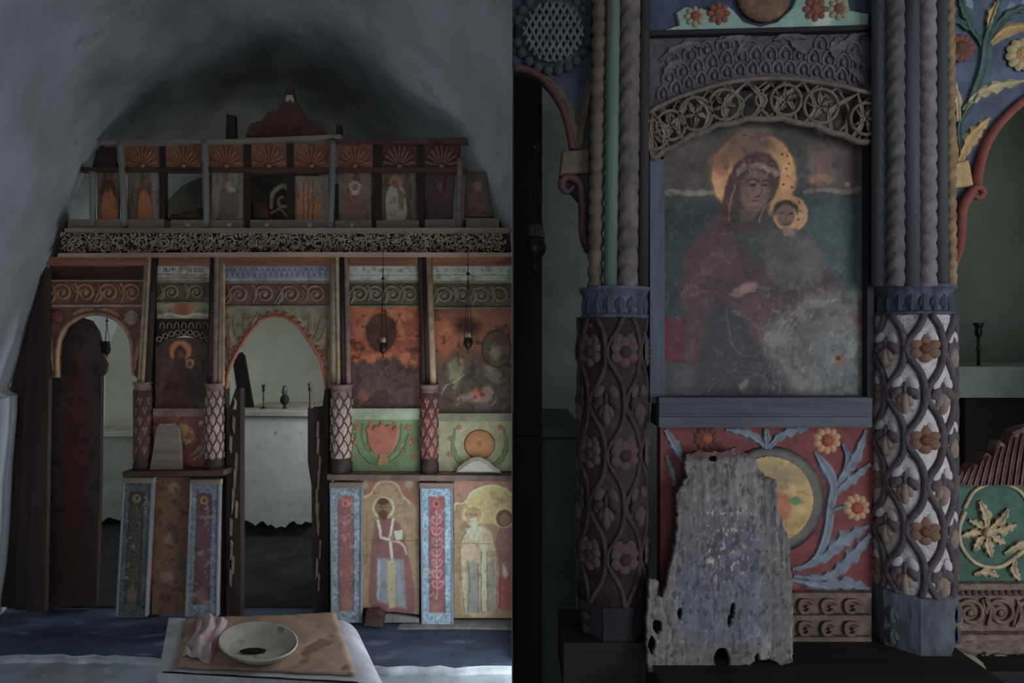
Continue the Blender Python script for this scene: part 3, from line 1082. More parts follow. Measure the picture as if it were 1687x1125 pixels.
cvd.ell(1268, 780, 60, 20, (112, 100, 66), 0.6, 0.6).ell(1287, 832, 17, 24, (138, 72, 42), 0.35, 0.9).ell(1310, 825, 10, 7, (62, 96, 60), 0.3, 0.95).ell(1303, 806, 16, 9, (176, 140, 104), 0.6, 0.5)
cvd.mottle(20, 0.14).flecks((110, 84, 44), 9, 0.6, 0.5)
o = cvd.build('disc_face', YF - 0.006, fp, Yfn=lambda X, Y: YF - 0.0063 - 0.004 * np.clip(1 - ((X - 1268) / 72) ** 2 - ((Y - 824) / 72) ** 2, 0, 1),
              outline=lambda X, Y: np.hypot(X - 1268, Y - 824) < 72.5, label='yellow painted disc')
def acan(parent, pts, w, Y, m, h=0.006, teeth=5, depth=0.45, name='leaf', label=None):
    mb = MB(); mb.leaf(pts, [q * 1.3 for q in w], Y, h, teeth=teeth, depth=depth)
    return part(name, mb, m, parent, False, label=label)
acan(fp, [(1312, 940), (1345, 918), (1362, 875), (1368, 830), (1373, 800), (1360, 772), (1342, 744)], [3, 6, 7, 7, 8, 9, 2], YF, m_leafblue, teeth=0, name='stem')
acan(fp, [(1374, 806), (1394, 776), (1411, 750), (1427, 708)], [4, 8, 10, 3], YF, m_leafblue)
acan(fp, [(1373, 816), (1400, 792), (1434, 764)], [4, 9, 4], YF, m_leafblue, teeth=4)
acan(fp, [(1391, 776), (1396, 752), (1388, 730)], [3, 4, 2], YF, m_leafblue, teeth=0, name='stem')
acan(fp, [(1372, 845), (1378, 838), (1395, 834)], [2, 3, 2], YF, m_leafblue, teeth=0, name='stem')
acan(fp, [(1306, 938), (1353, 921), (1388, 890), (1431, 866)], [3, 8, 13, 4], YF, m_leafblue, teeth=6)
acan(fp, [(1308, 949), (1362, 950), (1400, 920), (1434, 880)], [3, 8, 12, 5], YF, m_leafblue, teeth=6)
acan(fp, [(1304, 955), (1353, 964), (1396, 962), (1434, 970)], [3, 9, 11, 4], YF, m_leafblue, teeth=5)
acan(fp, [(1263, 738), (1245, 722), (1224, 712), (1196, 708)], [4, 8, 9, 3], YF, m_leafblue, teeth=4)
acan(fp, [(1266, 738), (1284, 719), (1306, 710), (1331, 706)], [4, 8, 9, 3], YF, m_leafblue, teeth=4)
acan(fp, [(1264, 740), (1263, 720), (1261, 705)], [5, 7, 3], YF, m_leafblue, teeth=3)
acan(fp, [(1126, 762), (1112, 735), (1096, 708)], [3, 9, 4], YF, m_leafblue, teeth=4)
acan(fp, [(1112, 800), (1106, 775), (1098, 750)], [3, 7, 3], YF, m_leafblue, teeth=3)
flower(fp, 1362, 725, YF, 23, 10, m_cream, m_orange)
flower(fp, 1411, 836, YF, 22, 10, m_cream, m_orange)
flower(fp, 1163, 722, YF, 21, 10, m_dimpet, m_orange)

# ---- tan fretted moulding below
m_tan = mat('tan_carved_wood', (84, 70, 56), scale=40, var=0.4, bump=0.5)
tm = thing('fretted_moulding', 'tan two-row fretted moulding beside the foot of the leaning plank', 'moulding', P(1370, 1056, 0.83))
mb = MB(); mb.pbox(1100, 976, 1436, 1064, 0.834, 0.03); part('board', mb, m_tan, tm)
for y in (977, 1014, 1050):
    mb = MB(); mb.pbox(1100, y, 1436, y + 8, 0.826, 0.01); part('fillet', mb, m_tan, tm)
for i, x in enumerate(range(1316, 1430, 38)):
    for y in (986, 1023):
        w = random.uniform(22, 28)
        for (a, b, c, d) in ((0, 0, w, 5), (0, 0, 5, 24), (w - 5, 0, w, 18), (10, 17, w, 22)):
            pass
        mb = MB()
        mb.ptube([(x + w, y + 8), (x + w * 0.6, y + 3), (x + 3, y + 4), (x, y + 14), (x + 4, y + 22), (x + w * 0.5, y + 23), (x + w * 0.8, y + 16), (x + w * 0.5, y + 13)], 3.2, 0.831, 5)
        part('fret', mb, m_tan, tm, True)

# ---- broken grey plank leaning in front
pl_out = [(1131, 747), (1150, 742), (1185, 744), (1215, 738), (1244, 752), (1250, 770), (1262, 785), (1280, 788), (1281, 812), (1284, 846), (1301, 884), (1305, 942),
          (1308, 1028), (1306, 1092), (1285, 1097), (1268, 1086), (1246, 1090), (1232, 1096), (1160, 1100), (1069, 1106), (1064, 1050), (1069, 952),
          (1086, 956), (1084, 982), (1092, 985), (1103, 942), (1112, 905), (1117, 860), (1114, 812), (1130, 788), (1128, 762)]
cvp = Canvas(1060, 735, 1312, 1108, (84, 80, 80), 1.4, warp=7, seed=41)
cvp.blend(sstep(0.45, 0.7, fnoise(cvp.GX * 3.2, cvp.GY * 0.22, 30, 4)), (112, 108, 106), 0.6)
cvp.blend(sstep(0.5, 0.75, fnoise(cvp.GX * 4.0, cvp.GY * 0.2, 26, 14)), (56, 52, 56), 0.6)
cvp.poly([(1150, 880), (1240, 860), (1270, 1000), (1250, 1060), (1130, 1050), (1110, 960)], (72, 78, 92), 18, 0.55, True)
cvp.ell(1190, 905, 55, 60, (66, 58, 68), 0.7, 0.6)
cvp.poly([(1128, 735), (1250, 735), (1248, 752), (1200, 756), (1128, 758)], (66, 42, 42), 5, 0.8)
cvp.ring(1189, 818, 18, 2.2, (98, 88, 88), 0.5)
cvp.line([(1142, 870), (1165, 905), (1150, 930)], 2, (112, 96, 92), 0.4)
cvp.ell(1262, 780, 14, 10, (34, 26, 24), 0.6, 0.8)
cvp.flecks((150, 146, 146), 9, 0.62, 0.7, 3, (1160, 835, 1240, 960), sx=2.0)
cvp.flecks((120, 116, 112), 8, 0.64, 0.5, 23, sx=2.4)
cvp.flecks((40, 36, 38), 14, 0.64, 0.5, 29, sx=2.4)
cvp.mottle(9, 0.15, 5)
def in_poly(X, Y, pts):
    ins = np.zeros(X.shape, bool)
    q = pts + [pts[0]]
    for (ax, ay), (bx, by) in zip(q[:-1], q[1:]):
        if ay == by: continue
        ins ^= ((ay > Y) != (by > Y)) & (X < (bx - ax) * (Y - ay) / (by - ay) + ax)
    return ins
def plank_outline(X, Y):
    jx = X + (fnoise(X, Y, 14, 77) - 0.5) * 6
    jy = Y + (fnoise(X, Y, 12, 87) - 0.5) * 9
    k = in_poly(jx, jy, pl_out)
    for (cx, cy, rx, ry) in ((1189, 1086, 13, 17), (1207, 1006, 3.2, 13), (1203, 1026, 3, 10), (1083, 1032, 7, 12), (1074, 1062, 6, 14), (1121, 1012, 3, 9), (1175, 756, 6, 4), (1248, 1084, 4, 9)):
        k &= (((jx - cx) / rx) ** 2 + ((jy - cy) / ry) ** 2) > 1
    return k
plank = thing('broken_plank', 'broken weathered grey plank leaning against the red floral panel', 'plank', P(1188, 1103, 0.765))
o = cvp.build('plank_board', 0.77, plank, paint_mat('weathered_plank', 0.7, 70, 0.2), Yfn=lambda X, Y: 0.765 + (1105 - Y) / 365 * 0.045, outline=plank_outline)
md = o.modifiers.new('thickness', 'SOLIDIFY'); md.thickness = 0.013; md.offset = -1

# ---- carved frieze and pierced arch above the icon
m_plum = mat('plum_grey_carving', (64, 58, 62), scale=40, var=0.4, bump=0.5)
m_plum_l = mat('plum_grey_relief', (74, 68, 74), scale=40, var=0.35, bump=0.5)
top_rim = [(1070, 182), (1081, 173), (1115, 157), (1153, 144), (1200, 131), (1252, 125), (1300, 125), (1340, 130), (1385, 137), (1433, 149), (1440, 151)]
low_rim = [(1072, 262), (1090, 254), (1127, 232), (1165, 215), (1207, 203), (1256, 197), (1305, 201), (1353, 213), (1395, 228), (1431, 238)]
cf = thing('carved_frieze', 'plum-grey frieze of low carved loops above the pierced arch', 'carved panel', P(1256, 180, 0.835))
mb = MB(); mb.prism([(1068, 52), (1440, 42)] + [(x, y + 14) for x, y in top_rim[::-1]], 0.836, 0.007); part('board', mb, m_plum, cf)
mb = MB(); mb.prism([(1072, 50), (1072, 58), (1437, 49), (1437, 41)], 0.826, 0.02); part('fillet', mb, m_dark, cf)
trim_c = catmull(top_rim, 200)
def rim_y(x):
    return float(np.interp(x, [q[0] for q in trim_c], [q[1] for q in trim_c]))
for row, (off, st) in enumerate(((16, 21), (39, 24), (62, 27))):
    x = 1092 + row * 9
    while x < 1425:
        y = rim_y(x) - off
        if y > 66:
            r = 8.5 + row
            mb = MB()
            mb.ptube([(x - r, y + 12), (x - r, y), (x, y - r * 1.1), (x + r, y), (x + r, y + 12)], 2.4, 0.835, 5, n=13)
            lp = part('carved_loop', mb, m_plum_l, cf, True)
            mb = MB(); mb.dome(x, y + 4, 3.4, 7, 0.8355, 0.004, 8, 2); part('seed', mb, m_plum_l, lp, True)
        x += st
for pts in ([(1088, 100), (1110, 82), (1140, 72), (1160, 78)], [(1432, 52), (1405, 62), (1378, 80), (1362, 78)], [(1380, 62), (1372, 80), (1380, 98)],
            [(1092, 130), (1105, 108), (1128, 100)], [(1426, 110), (1408, 96), (1398, 84)], [(1180, 70), (1215, 62), (1245, 68)], [(1330, 62), (1300, 58), (1275, 66)],
            [(1425, 140), (1412, 122), (1396, 112)], [(1240, 60), (1225, 75), (1215, 92)], [(1300, 62), (1315, 78), (1330, 88)]):
    acan(cf, pts, [3, 9, 9, 3], 0.836, m_plum_l, 0.007, 4, 0.5)

m_arch = mat('grey_brown_pierced_wood', (80, 72, 62), scale=40, var=0.35, bump=0.5)
m_arch_l = mat('pale_pierced_leaf', (98, 88, 76), scale=40, var=0.3, bump=0.5)
pa = thing('pierced_arch', 'grey-brown arch band of pierced rings and leaves over the Virgin icon', 'carved arch', P(1256, 258, 0.822))
YA = 0.824
mb = MB(); mb.ptube([(x, y + 5) for x, y in top_rim], 4.0, YA, 6, n=50); part('upper_rim', mb, m_arch, pa, True)
sc = []
for i, q in enumerate(catmull(low_rim, 49)):
    sc.append((q[0], q[1] + 4 * abs(math.sin(i * math.pi / 6)) - 4))
mb = MB(); mb.ptube(sc, 5.5, YA, 6, n=120); part('lower_rim', mb, m_arch, pa, True)
lr = catmull(low_rim, 200); tr = catmull(top_rim, 200)
def band(t, s):
    a, b = np.array(lr[int(t * 199)]), np.array(tr[int(t * 199)])
    q = a + (b - a) * s
    return float(q[0]), float(q[1])
rings = ((0.05, 24), (0.17, 24), (0.285, 27), (0.40, 25), (0.62, 25), (0.755, 28), (0.955, 26))
for t, r in rings:
    c = band(t, 0.46)
    mb = MB(); mb.ptube([(c[0] + r * math.cos(a), c[1] + r * math.sin(a)) for a in np.linspace(0, 2 * math.pi, 17)], 3.0, YA - 0.003, 6, n=30)
    ring = part('pierced_ring', mb, m_arch, pa, True)
    for k in range(5):
        a = 2 * math.pi * k / 5 + t * 9
        mb = MB(); mb.leaf([(c[0] + 2 * math.cos(a), c[1] + 2 * math.sin(a)), (c[0] + 10 * math.cos(a + 0.2), c[1] + 10 * math.sin(a + 0.2)), (c[0] + r * 0.86 * math.cos(a + 0.35), c[1] + r * 0.86 * math.sin(a + 0.35))],
                           [3, 7, 2], YA, 0.008, teeth=3); part('leaf', mb, m_arch_l if k % 2 else m_arch, ring)
for s in (-1, 1):
    mb = MB(); mb.ptube([(1253 - s * 14, 140), (1253 + s * 9, 165), (1253 - s * 14, 194)], 3.2, YA - 0.002, 6, n=12); part('crossing_strap', mb, m_arch, pa, True)
for i, t in enumerate(np.linspace(0.02, 0.98, 30)):
    b0 = band(t, 0.04); b1 = band(min(1, t + 0.02 * (1 if i % 2 else -1)), 0.42); b2 = band(max(0, t + 0.05 * (-1 if i % 2 else 1)) if 0 < t + 0.05 * (-1 if i % 2 else 1) < 1 else t, 0.9)
    mb = MB()
    if i % 3 == 0:
        mb.leaf([b0, b1, b2], [4, 7, 2], YA, 0.007, teeth=4); part('leaf', mb, m_arch_l, pa)
    else:
        mb.ptube([b0, b1, b2], [3, 2.6, 2], YA + 0.002, 5, n=10); part('tendril', mb, m_arch, pa, True)

# ---- flowered band at the top
m_bluebg = mat('slate_blue_ground', (46, 54, 74), scale=40, var=0.35, bump=0.35)
m_teal = mat('pale_teal_wave', (98, 126, 116), scale=40, var=0.2, bump=0.3, spot=((136, 144, 136), 18, 0.6))
m_rust = mat('brown_disc', (92, 66, 44), scale=40, var=0.4, bump=0.5)
m_yel = mat('pale_yellow_petal', (118, 108, 80), scale=40, var=0.3)
m_redpet = mat('rust_red_petal', (104, 56, 42), scale=40, var=0.35)
fb = thing('flower_band', 'slate blue band with pale teal wave and small flowers over the plum frieze', 'carved panel', P(1256, 50, 0.836))
mb = MB(); mb.prism([(1068, 51), (1440, 41), (1440, -90), (1068, -90)], 0.838, 0.02); part('board', mb, m_bluebg, fb)
mb = MB(); mb.prism([(1086, 51), (1119, 41), (1114, 20), (1129, 10), (1164, 15), (1172, 28), (1193, 4), (1209, 16), (1225, 35), (1252, 43), (1281, 35), (1305, 13), (1318, -14),
                     (1330, -30), (1395, -30), (1400, 16), (1432, 22), (1432, 40), (1360, 44), (1250, 49), (1160, 52), (1088, 56)], 0.832, 0.008, bev=0.002); part('wave', mb, m_teal, fb)
mb = MB(); mb.dome(1258, -8, 46, 46, 0.834, 0.014, 28, 4); part('boss', mb, m_rust, fb, True)
flower(fb, 1145, 27, 0.831, 17, 8, m_yel, m_redpet)
flower(fb, 1184, 22, 0.831, 19, 8, m_redpet, m_redpet)
flower(fb, 1343, 15, 0.831, 20, 8, m_redpet, m_redpet)
flower(fb, 1381, 15, 0.831, 18, 8, m_yel, m_redpet)

# ---- spandrel beside the white-lattice pillar
m_spblue = mat('faded_blue_ground', (62, 71, 92), scale=30, var=0.4, bump=0.35, spot=((96, 112, 128), 22, 0.62))
m_stem = mat('dark_teal_stem', (52, 76, 72), scale=40, var=0.3)
m_redrim = mat('brick_red_rim', (104, 48, 38), scale=30, var=0.25)
m_goldleaf = mat('ochre_leaf', (146, 116, 62), scale=40, var=0.3)
m_goldpale = mat('pale_ochre_leaf', (142, 128, 88), scale=40, var=0.3)
sp = thing('door_spandrel', 'faded blue spandrel with teal stem, ochre leaves and brick red arch rim', 'carved panel', P(1575, 440, 0.83))
YS = 0.838
arcR = [(1980, 112), (1900, 104), (1830, 108), (1760, 128), (1720, 146), (1687, 166), (1660, 190), (1638, 216), (1622, 246), (1612, 280), (1608, 306)]
mb = MB(); mb.prism([(1560, -90), (1980, -90)] + arcR + [(1600, 330), (1590, 346), (1586, 390), (1580, 430), (1572, 444), (1560, 446)], YS, 0.022); part('board', mb, m_spblue, sp)
mb = MB(); mb.ptube(arcR, [7, 7, 7, 7, 7, 8], 0.832, 8, n=40); part('arch_rim', mb, m_redrim, sp, True)
mb = MB(); mb.ptube([(1598, 318), (1612, 326), (1620, 318), (1614, 309), (1604, 312), (1594, 326), (1585, 344), (1582, 380), (1580, 410), (1572, 440)], [3, 4.5, 5, 5, 6, 8, 8, 8, 7, 4], 0.828, 8, n=50)
part('scroll_bracket', mb, m_redrim, sp, True)
mb = MB(); mb.prism([(1566, 270), (1598, 262), (1606, 306), (1566, 310)], 0.828, 0.02, bev=0.003); part('impost_block', mb, m_goldleaf, sp)
acan(sp, [(1583, 205), (1604, 158), (1621, 110), (1626, 68), (1640, 22), (1652, -20)], [3, 8, 9, 8, 6, 4], YS, m_stem, 0.008, 0, name='stem')
for pts, w, mm, th in (([(1619, 78), (1609, 54), (1586, 38), (1567, 30)], [3, 10, 10, 3], m_stem, 4), ([(1614, 70), (1600, 40), (1588, 16), (1580, -8)], [3, 10, 10, 3], m_stem, 4),
                       ([(1628, 50), (1634, 22), (1650, -6)], [4, 9, 2], m_goldleaf, 4), ([(1632, 72), (1658, 51), (1700, 42)], [4, 9, 4], m_goldleaf, 0),
                       ([(1630, 60), (1660, 26), (1700, 8)], [4, 9, 4], m_stem, 4), ([(1588, 182), (1610, 157), (1642, 143), (1688, 133)], [4, 9, 9, 3], m_goldpale, 5),
                       ([(1580, 200), (1576, 160), (1566, 122)], [4, 8, 3], m_goldpale, 3), ([(1580, 268), (1600, 228), (1630, 194)], [5, 13, 3], m_goldleaf, 5),
                       ([(1576, 268), (1572, 230), (1566, 190)], [5, 8, 3], m_goldleaf, 4), ([(1584, 250), (1581, 220), (1583, 195)], [3, 6, 3], m_stem, 0)):
    acan(sp, pts, w, YS, mm, 0.008, th)
flower(sp, 1582, 79, YS - 0.004, 23, 12, m_redpet, m_rust, 'petal')
flower(sp, 1684, 90, YS - 0.004, 27, 11, m_goldpale, m_goldleaf, 'petal')

# ---- spandrel beside the rose pillar
m_spdark = mat('dim_blue_ground', (40, 44, 58), scale=30, var=0.35, bump=0.35)
m_basket = mat('grey_basket_weave', (66, 70, 70), scale=40, var=0.3)
m_ringblue = mat('dim_blue_ring', (42, 44, 52), scale=40, var=0.4)
m_redrim_d = mat('dull_maroon_rim', (62, 34, 34), scale=30, var=0.3)
sl = thing('door_spandrel', 'dim blue spandrel with woven basket disc and maroon arch rim', 'carved panel', P(960, 410, 0.84))
YL = 0.848
arcL = [(846, 112), (870, 116), (890, 127), (908, 146), (925, 174), (936, 208), (943, 245)]
mb = MB(); mb.prism([(846, -90), (986, -90), (986, 425), (966, 412), (958, 392), (955, 330), (944, 316), (928, 312), (926, 290), (940, 284)] + arcL[::-1], YL, 0.022); part('board', mb, m_spdark, sl)
mb = MB(); mb.ptube(arcL, 6, 0.843, 8, n=30); part('arch_rim', mb, m_redrim_d, sl, True)
mb = MB(); mb.dome(911, 52, 66, 70, YL, 0.010, 36, 3); part('disc_ring', mb, m_ringblue, sl, True)
for k in range(22):
    a = 2 * math.pi * k / 22
    if 911 + 61 * math.cos(a) > 852:
        inst('ring_bead', unit('bead', m_ringblue), sl, Rm(P(911 + 60 * math.cos(a), 52 + 64 * math.sin(a), YL - 0.004), 0, 0, W(9, YL), sy=W(7, YL)))
wv = []
for s in (-1, 1):
    for i in range(-5, 6):
        d = i * 10.0
        L = math.sqrt(max(0, 50 ** 2 - d * d))
        if L < 12: continue
        ca, sa = math.cos(s * 1.08), math.sin(s * 1.08)
        pts = [(911 + d * -sa + t * L * ca, 52 + d * ca + t * L * sa) for t in np.linspace(-1, 1, 9)]
        mb = MB()
        mb.tube([P(x, y, YL - 0.0125 + 0.0022 * math.cos(j * math.pi + (0 if s > 0 else math.pi) + i)) for j, (x, y) in enumerate(pts)], W(3.0, YL), 5)
        part('basket_strand', mb, m_basket, sl, True)
acan(sl, [(892, 124), (918, 150), (938, 190), (950, 245)], [4, 9, 11, 6], YL, m_gold_dim, 0.008, 4)
acan(sl, [(976, 100), (970, 150), (958, 215), (956, 245)], [3, 7, 8, 6], YL, m_gold_dim, 0.008, 4)
mb = MB(); mb.prism([(926, 248), (972, 244), (972, 284), (922, 288)], 0.838, 0.02, bev=0.003); part('impost_block', mb, m_gold_dim, sl)
mb = MB(); mb.ptube([(946, 306), (934, 316), (925, 306), (930, 294), (944, 294), (956, 306), (960, 340), (960, 380), (966, 404)], [3, 5, 6, 6, 7, 7, 7, 7, 4], 0.84, 8, n=44); part('scroll_bracket', mb, m_redrim_d, sl, True)

# ---- through the openings
mb = MB(); mb.pbox(846, 40, 893, 1300, 1.30, 0.03)
for y in (440, 720):
    mb.pbox(846, y, 893, y + 12, 1.285, 0.016)
single('door_leaf', mb, m_dark_v, 'black door leaf standing open behind the basket-disc spandrel', 'door leaf')
mb = MB()
mb.prism([(846, 1140), (950, 1140), (950, 722), (846, 722)], 1.42, 0.3, bev=0.004)
mb.prism([(846, 722), (958, 722), (958, 702), (846, 702)], 1.38, 0.36, bev=0.006)
m_ledge = mat('dim_stone_ledge', (70, 80, 80), scale=8, var=0.3)
def hanging_lamp(label, cx, ytop, yb0, yb1, half, Y, m, m_glass, spread, group='hanging oil lamps'):
    t = thing('hanging_oil_lamp', label, 'oil lamp', P(cx, yb1, Y), group)
    z = lambda py: H - (py - 562.5) / F * Y
    R = W(half, Y); c = P(cx, 0, Y); c.z = 0
    h = z(yb0) - z(yb1)
    mb = MB()
    mb.lathe([(0.001, z(yb1)), (R * 0.22, z(yb1) + h * 0.05), (R * 0.12, z(yb1) + h * 0.16), (R * 0.4, z(yb1) + h * 0.24), (R * 0.9, z(yb1) + h * 0.42), (R, z(yb1) + h * 0.55), (R * 0.75, z(yb1) + h * 0.68), (R * 0.85, z(yb1) + h * 0.74), (R * 0.7, z(yb1) + h * 0.74)], c, 16)
    part('lamp_bowl', mb, m, t, True)
    mb = MB()
    mb.lathe([(R * 0.45, z(yb1) + h * 0.6), (R * 0.6, z(yb1) + h * 0.8), (R * 0.66, z(yb0)), (R * 0.6, z(yb0))], c, 14)
    part('glass_cup', mb, m_glass, t, True)
    mb = MB()
    mb.lathe([(0.001, z(ytop) - R * 0.5), (R * 0.5, z(ytop) - R * 0.3), (R * 0.3, z(ytop) + R * 0.1), (0.001, z(ytop) + R * 0.3)], c, 10)
    part('chain_cap', mb, m, t, True)
    for k in range(3):
        a = 2 * math.pi * k / 3 + 0.5
        e = Vector((c.x + math.cos(a) * R * spread, c.y + math.sin(a) * R * spread, z(yb1) + h * 0.56))
        s = Vector((c.x, c.y, z(ytop) - R * 0.2))
        mb = MB()
        n = 24
        mb.tube([s.lerp(e, i / n) for i in range(n + 1)], [W(0.9 if Y < 2 else 0.5, Y) * (1.25 if i % 2 else 0.7) for i in range(n + 1)], 5)
        part('chain', mb, m, t)
    mb = MB()
    mb.tube([Vector((c.x, c.y, z(ytop) + R * 0.2)), Vector((c.x, c.y, z(ytop) + W(16, Y)))], W(0.9, Y), 5)
    part('hook', mb, m, t)
    return t
m_brass = mat('tarnished_brass', (44, 38, 32), rough=0.4, metallic=0.6, var=0.3)
m_glassd = mat('smoky_glass', (60, 60, 58), rough=0.15, var=0.2, bump=0)
mb2 = mb
single('stone_ledge', mb2, m_ledge, 'dim stone ledge in front of the black door leaf', 'ledge')
hanging_lamp('dark oil lamp hanging on long chains below the basket-disc spandrel', 881, 240, 372, 448, 20, 1.0, m_brass, m_glassd, 0.95)
# altar slab with candlestick
altar_dark = mat('dim_altar_stone', (96, 108, 98), scale=8, var=0.3)
mb = MB()
zt = H - (604 - 562.5) / F * 1.5; zb = H - (655 - 562.5) / F * 1.5
mb.box(P(1572, 0, 1.5).x, 1.74, 1.5, 1.86, zb, zt)
at = thing('altar_table', 'dim altar with pale thick slab behind the white-lattice pillar', 'altar', (1.4, 1.66, 0))
part('slab', mb, altar_dark, at)
mb = MB(); mb.box(P(1590, 0, 1.56).x, 1.70, 1.56, 1.84, 0, zb); part('altar_base', mb, m_dark, at)
def candlestick(label, cx, ytop, ybot, Y, half, m, group=None, cat='candlestick'):
    z = lambda py: H - (py - 562.5) / F * Y
    R = W(half, Y); c = P(cx, 0, Y); c.z = 0
    t = thing('candlestick', label, cat, (c.x, c.y, z(ybot)), group)
    zb_, zt_ = z(ybot), z(ytop); h = zt_ - zb_
    mb = MB(); mb.lathe([(R, zb_), (R * 1.0, zb_ + h * 0.02), (R * 0.4, zb_ + h * 0.06), (R * 0.2, zb_ + h * 0.1)], c, 14); part('foot', mb, m, t, True)
    mb = MB(); mb.lathe([(R * 0.16, zb_ + h * 0.08), (R * 0.16, zb_ + h * 0.4), (R * 0.3, zb_ + h * 0.44), (R * 0.16, zb_ + h * 0.48), (R * 0.18, zb_ + h * 0.7)], c, 10); part('stem', mb, m, t, True)
    mb = MB(); mb.lathe([(R * 0.15, zb_ + h * 0.68), (R * 0.42, zb_ + h * 0.76), (R * 0.36, zb_ + h * 0.86), (R * 0.42, zb_ + h * 0.93), (R * 0.62, zt_ - h * 0.01), (R * 0.55, zt_), (R * 0.3, zt_ - h * 0.08)], c, 14); part('socket', mb, m, t, True)
    return t
candlestick('thin dark candlestick on the dim altar slab behind the white-lattice pillar', 1612, 532, 608, 1.56, 13, m_brass)

# ---- green carved leaf panel, crest and friezes on the far side of the pillar
m_green = mat('sea_green_ground', (48, 78, 65), scale=30, var=0.3, bump=0.35)
m_gilt = mat('silvery_gilt_carving', (142, 126, 92), rough=0.45, scale=40, var=0.45, bump=0.5)
m_crest = mat('maroon_crest', (90, 66, 62), scale=40, var=0.4, bump=0.5)
m_fr = mat('brown_silver_frieze', (94, 78, 66), rough=0.55, scale=50, var=0.5, bump=0.6)
YG = 0.885
gp = thing('gilt_flower_panel', 'sea green panel with gilt carved flower and maroon crest beside the pillar', 'carved panel', P(1630, 960, YG))
mb = MB(); mb.pbox(1566, 792, 1980, 962, YG, 0.02); part('board', mb, m_green, gp)
for a, L, w in ((-1.85, 52, 11), (-0.85, 50, 10), (-0.25, 48, 10), (2.95, 46, 9), (2.2, 40, 10), (1.45, 42, 11), (-2.6, 36, 9), (0.6, 34, 8)):
    c = (1628, 876)
    acan(gp, [(c[0] + 6 * math.cos(a), c[1] + 6 * math.sin(a)), (c[0] + L * 0.55 * math.cos(a + 0.12), c[1] + L * 0.55 * math.sin(a + 0.12)), (c[0] + L * math.cos(a), c[1] + L * math.sin(a))],
         [4, w, 3], YG, m_gilt, 0.010, 3, 0.5, 'petal')
mb = MB(); mb.dome(1628, 878, 9, 9, YG - 0.004, 0.010, 12, 3); part('flower_heart', mb, m_gilt, gp, True)
mb = MB(); mb.ptube([(1590, 842), (1580, 870), (1584, 900), (1608, 928), (1645, 934), (1672, 918), (1700, 895)], 3.4, YG - 0.002, 6, n=36); part('vine', mb, m_gilt, gp, True)
mb = MB(); mb.ptube([(1588, 838), (1606, 808), (1640, 796), (1676, 806), (1700, 836)], 3.0, YG - 0.002, 6, n=28); part('vine', mb, m_gilt, gp, True)
for pts in ([(1605, 946), (1625, 942), (1645, 950)], [(1672, 922), (1670, 940), (1680, 956)], [(1700, 890), (1680, 898), (1655, 912)], [(1640, 797), (1660, 790), (1690, 800)]):
    acan(gp, pts, [3, 9, 3], YG, m_gilt, 0.009, 3)
mb = MB(); mb.prism([(1566, 800), (1580, 778), (1596, 776), (1608, 764), (1618, 768), (1626, 746), (1640, 752), (1648, 726), (1662, 734), (1672, 712), (1690, 704), (1760, 690), (1980, 676), (1980, 800)], 0.878, 0.02, bev=0.003)
cr = part('crest', mb, m_crest, gp)
for i in range(12):
    x = 1584 + i * 11
    yt = np.interp(x, [1580, 1610, 1650, 1690, 1760], [782, 766, 738, 712, 696])
    mb = MB(); mb.leaf([(x - 10, 800), (x - 4, (yt + 800) / 2), (x + 3, yt - 3)], [5, 6, 2], 0.878, 0.008, n=8); part('crest_leaf', mb, m_crest, cr)
def scroll_row(parent, x0, x1, yc, r, Y, m, rt, step, name='scroll', turns=1.6, leafy=True, ml=None):
    n = int(round((x1 - x0) / step))
    for i in range(n):
        cx = x0 + (i + 0.5) * (x1 - x0) / n
        s = 1 if i % 2 == 0 else -1
        pts = []
        N = 16
        for k in range(N + 1):
            t = k / N
            a = math.pi * s + s * turns * 2 * math.pi * t
            rr = r * (1 - 0.78 * t)
            pts.append((cx + rr * math.cos(a) * 1.05, yc + s * rr * math.sin(a)))
        pts = [(cx - step * 0.62, yc + s * r * 0.95)] + pts
        mb = MB(); mb.ptube(pts, [rt * 0.7, rt, rt, rt * 0.9, rt * 0.7], Y, 5, n=30)
        sc_ = part(name, mb, m, parent, True)
        if leafy:
            mb = MB(); mb.leaf([(cx - step * 0.5, yc + s * r), (cx - step * 0.3, yc + s * r * 0.2), (cx - step * 0.45, yc - s * r * 0.9)], [rt, rt * 1.8, rt * 0.5], Y, W(rt * 1.2, Y), n=8)
            part('scroll_leaf', mb, ml or m, sc_)
            mb = MB(); mb.dome(cx, yc, r * 0.28, r * 0.28, Y, W(rt * 1.4, Y), 8, 2); part('scroll_bud', mb, ml or m, sc_, True)
for y0, y1, nm in ((962, 1046, 'brown silvery scroll frieze directly under the sea green panel'), (1046, 1150, 'lower brown silvery frieze of tangled leaf carving under the scroll frieze')):
    ft = thing('scroll_frieze', nm, 'carved panel', P(1640, y1, 0.88), None)
    mb = MB(); mb.pbox(1566, y0, 1980, y1, 0.887, 0.02); part('board', mb, m_fr, ft)
    mb = MB(); mb.pbox(1566, y0, 1980, y0 + 9, 0.874, 0.016); part('fillet', mb, m_fr, ft)
    if y1 < 1100:
        for i in range(16):
            inst('fillet_bead', unit('bead', m_fr), ft, Rm(P(1584 + i * 11, y0 + 15, 0.884), 0, 0, W(4.5, 0.88)))
    scroll_row(ft, 1574, 1974, (y0 + y1) / 2 + 6, 24 if y1 < 1100 else 28, 0.884, m_fr, 3.6, 50)
mb = MB(); mb.prism([(1580, 1160), (1582, 1120), (1576, 1086), (1590, 1078), (1608, 1082), (1622, 1094), (1632, 1112), (1640, 1160)], 0.80, 0.02, bev=0.003)
single('broken_disc', mb, mat('tan_broken_wood', (112, 96, 74), scale=20, var=0.35), 'broken tan rounded wood piece beside the worn blue pillar base', 'wood piece')
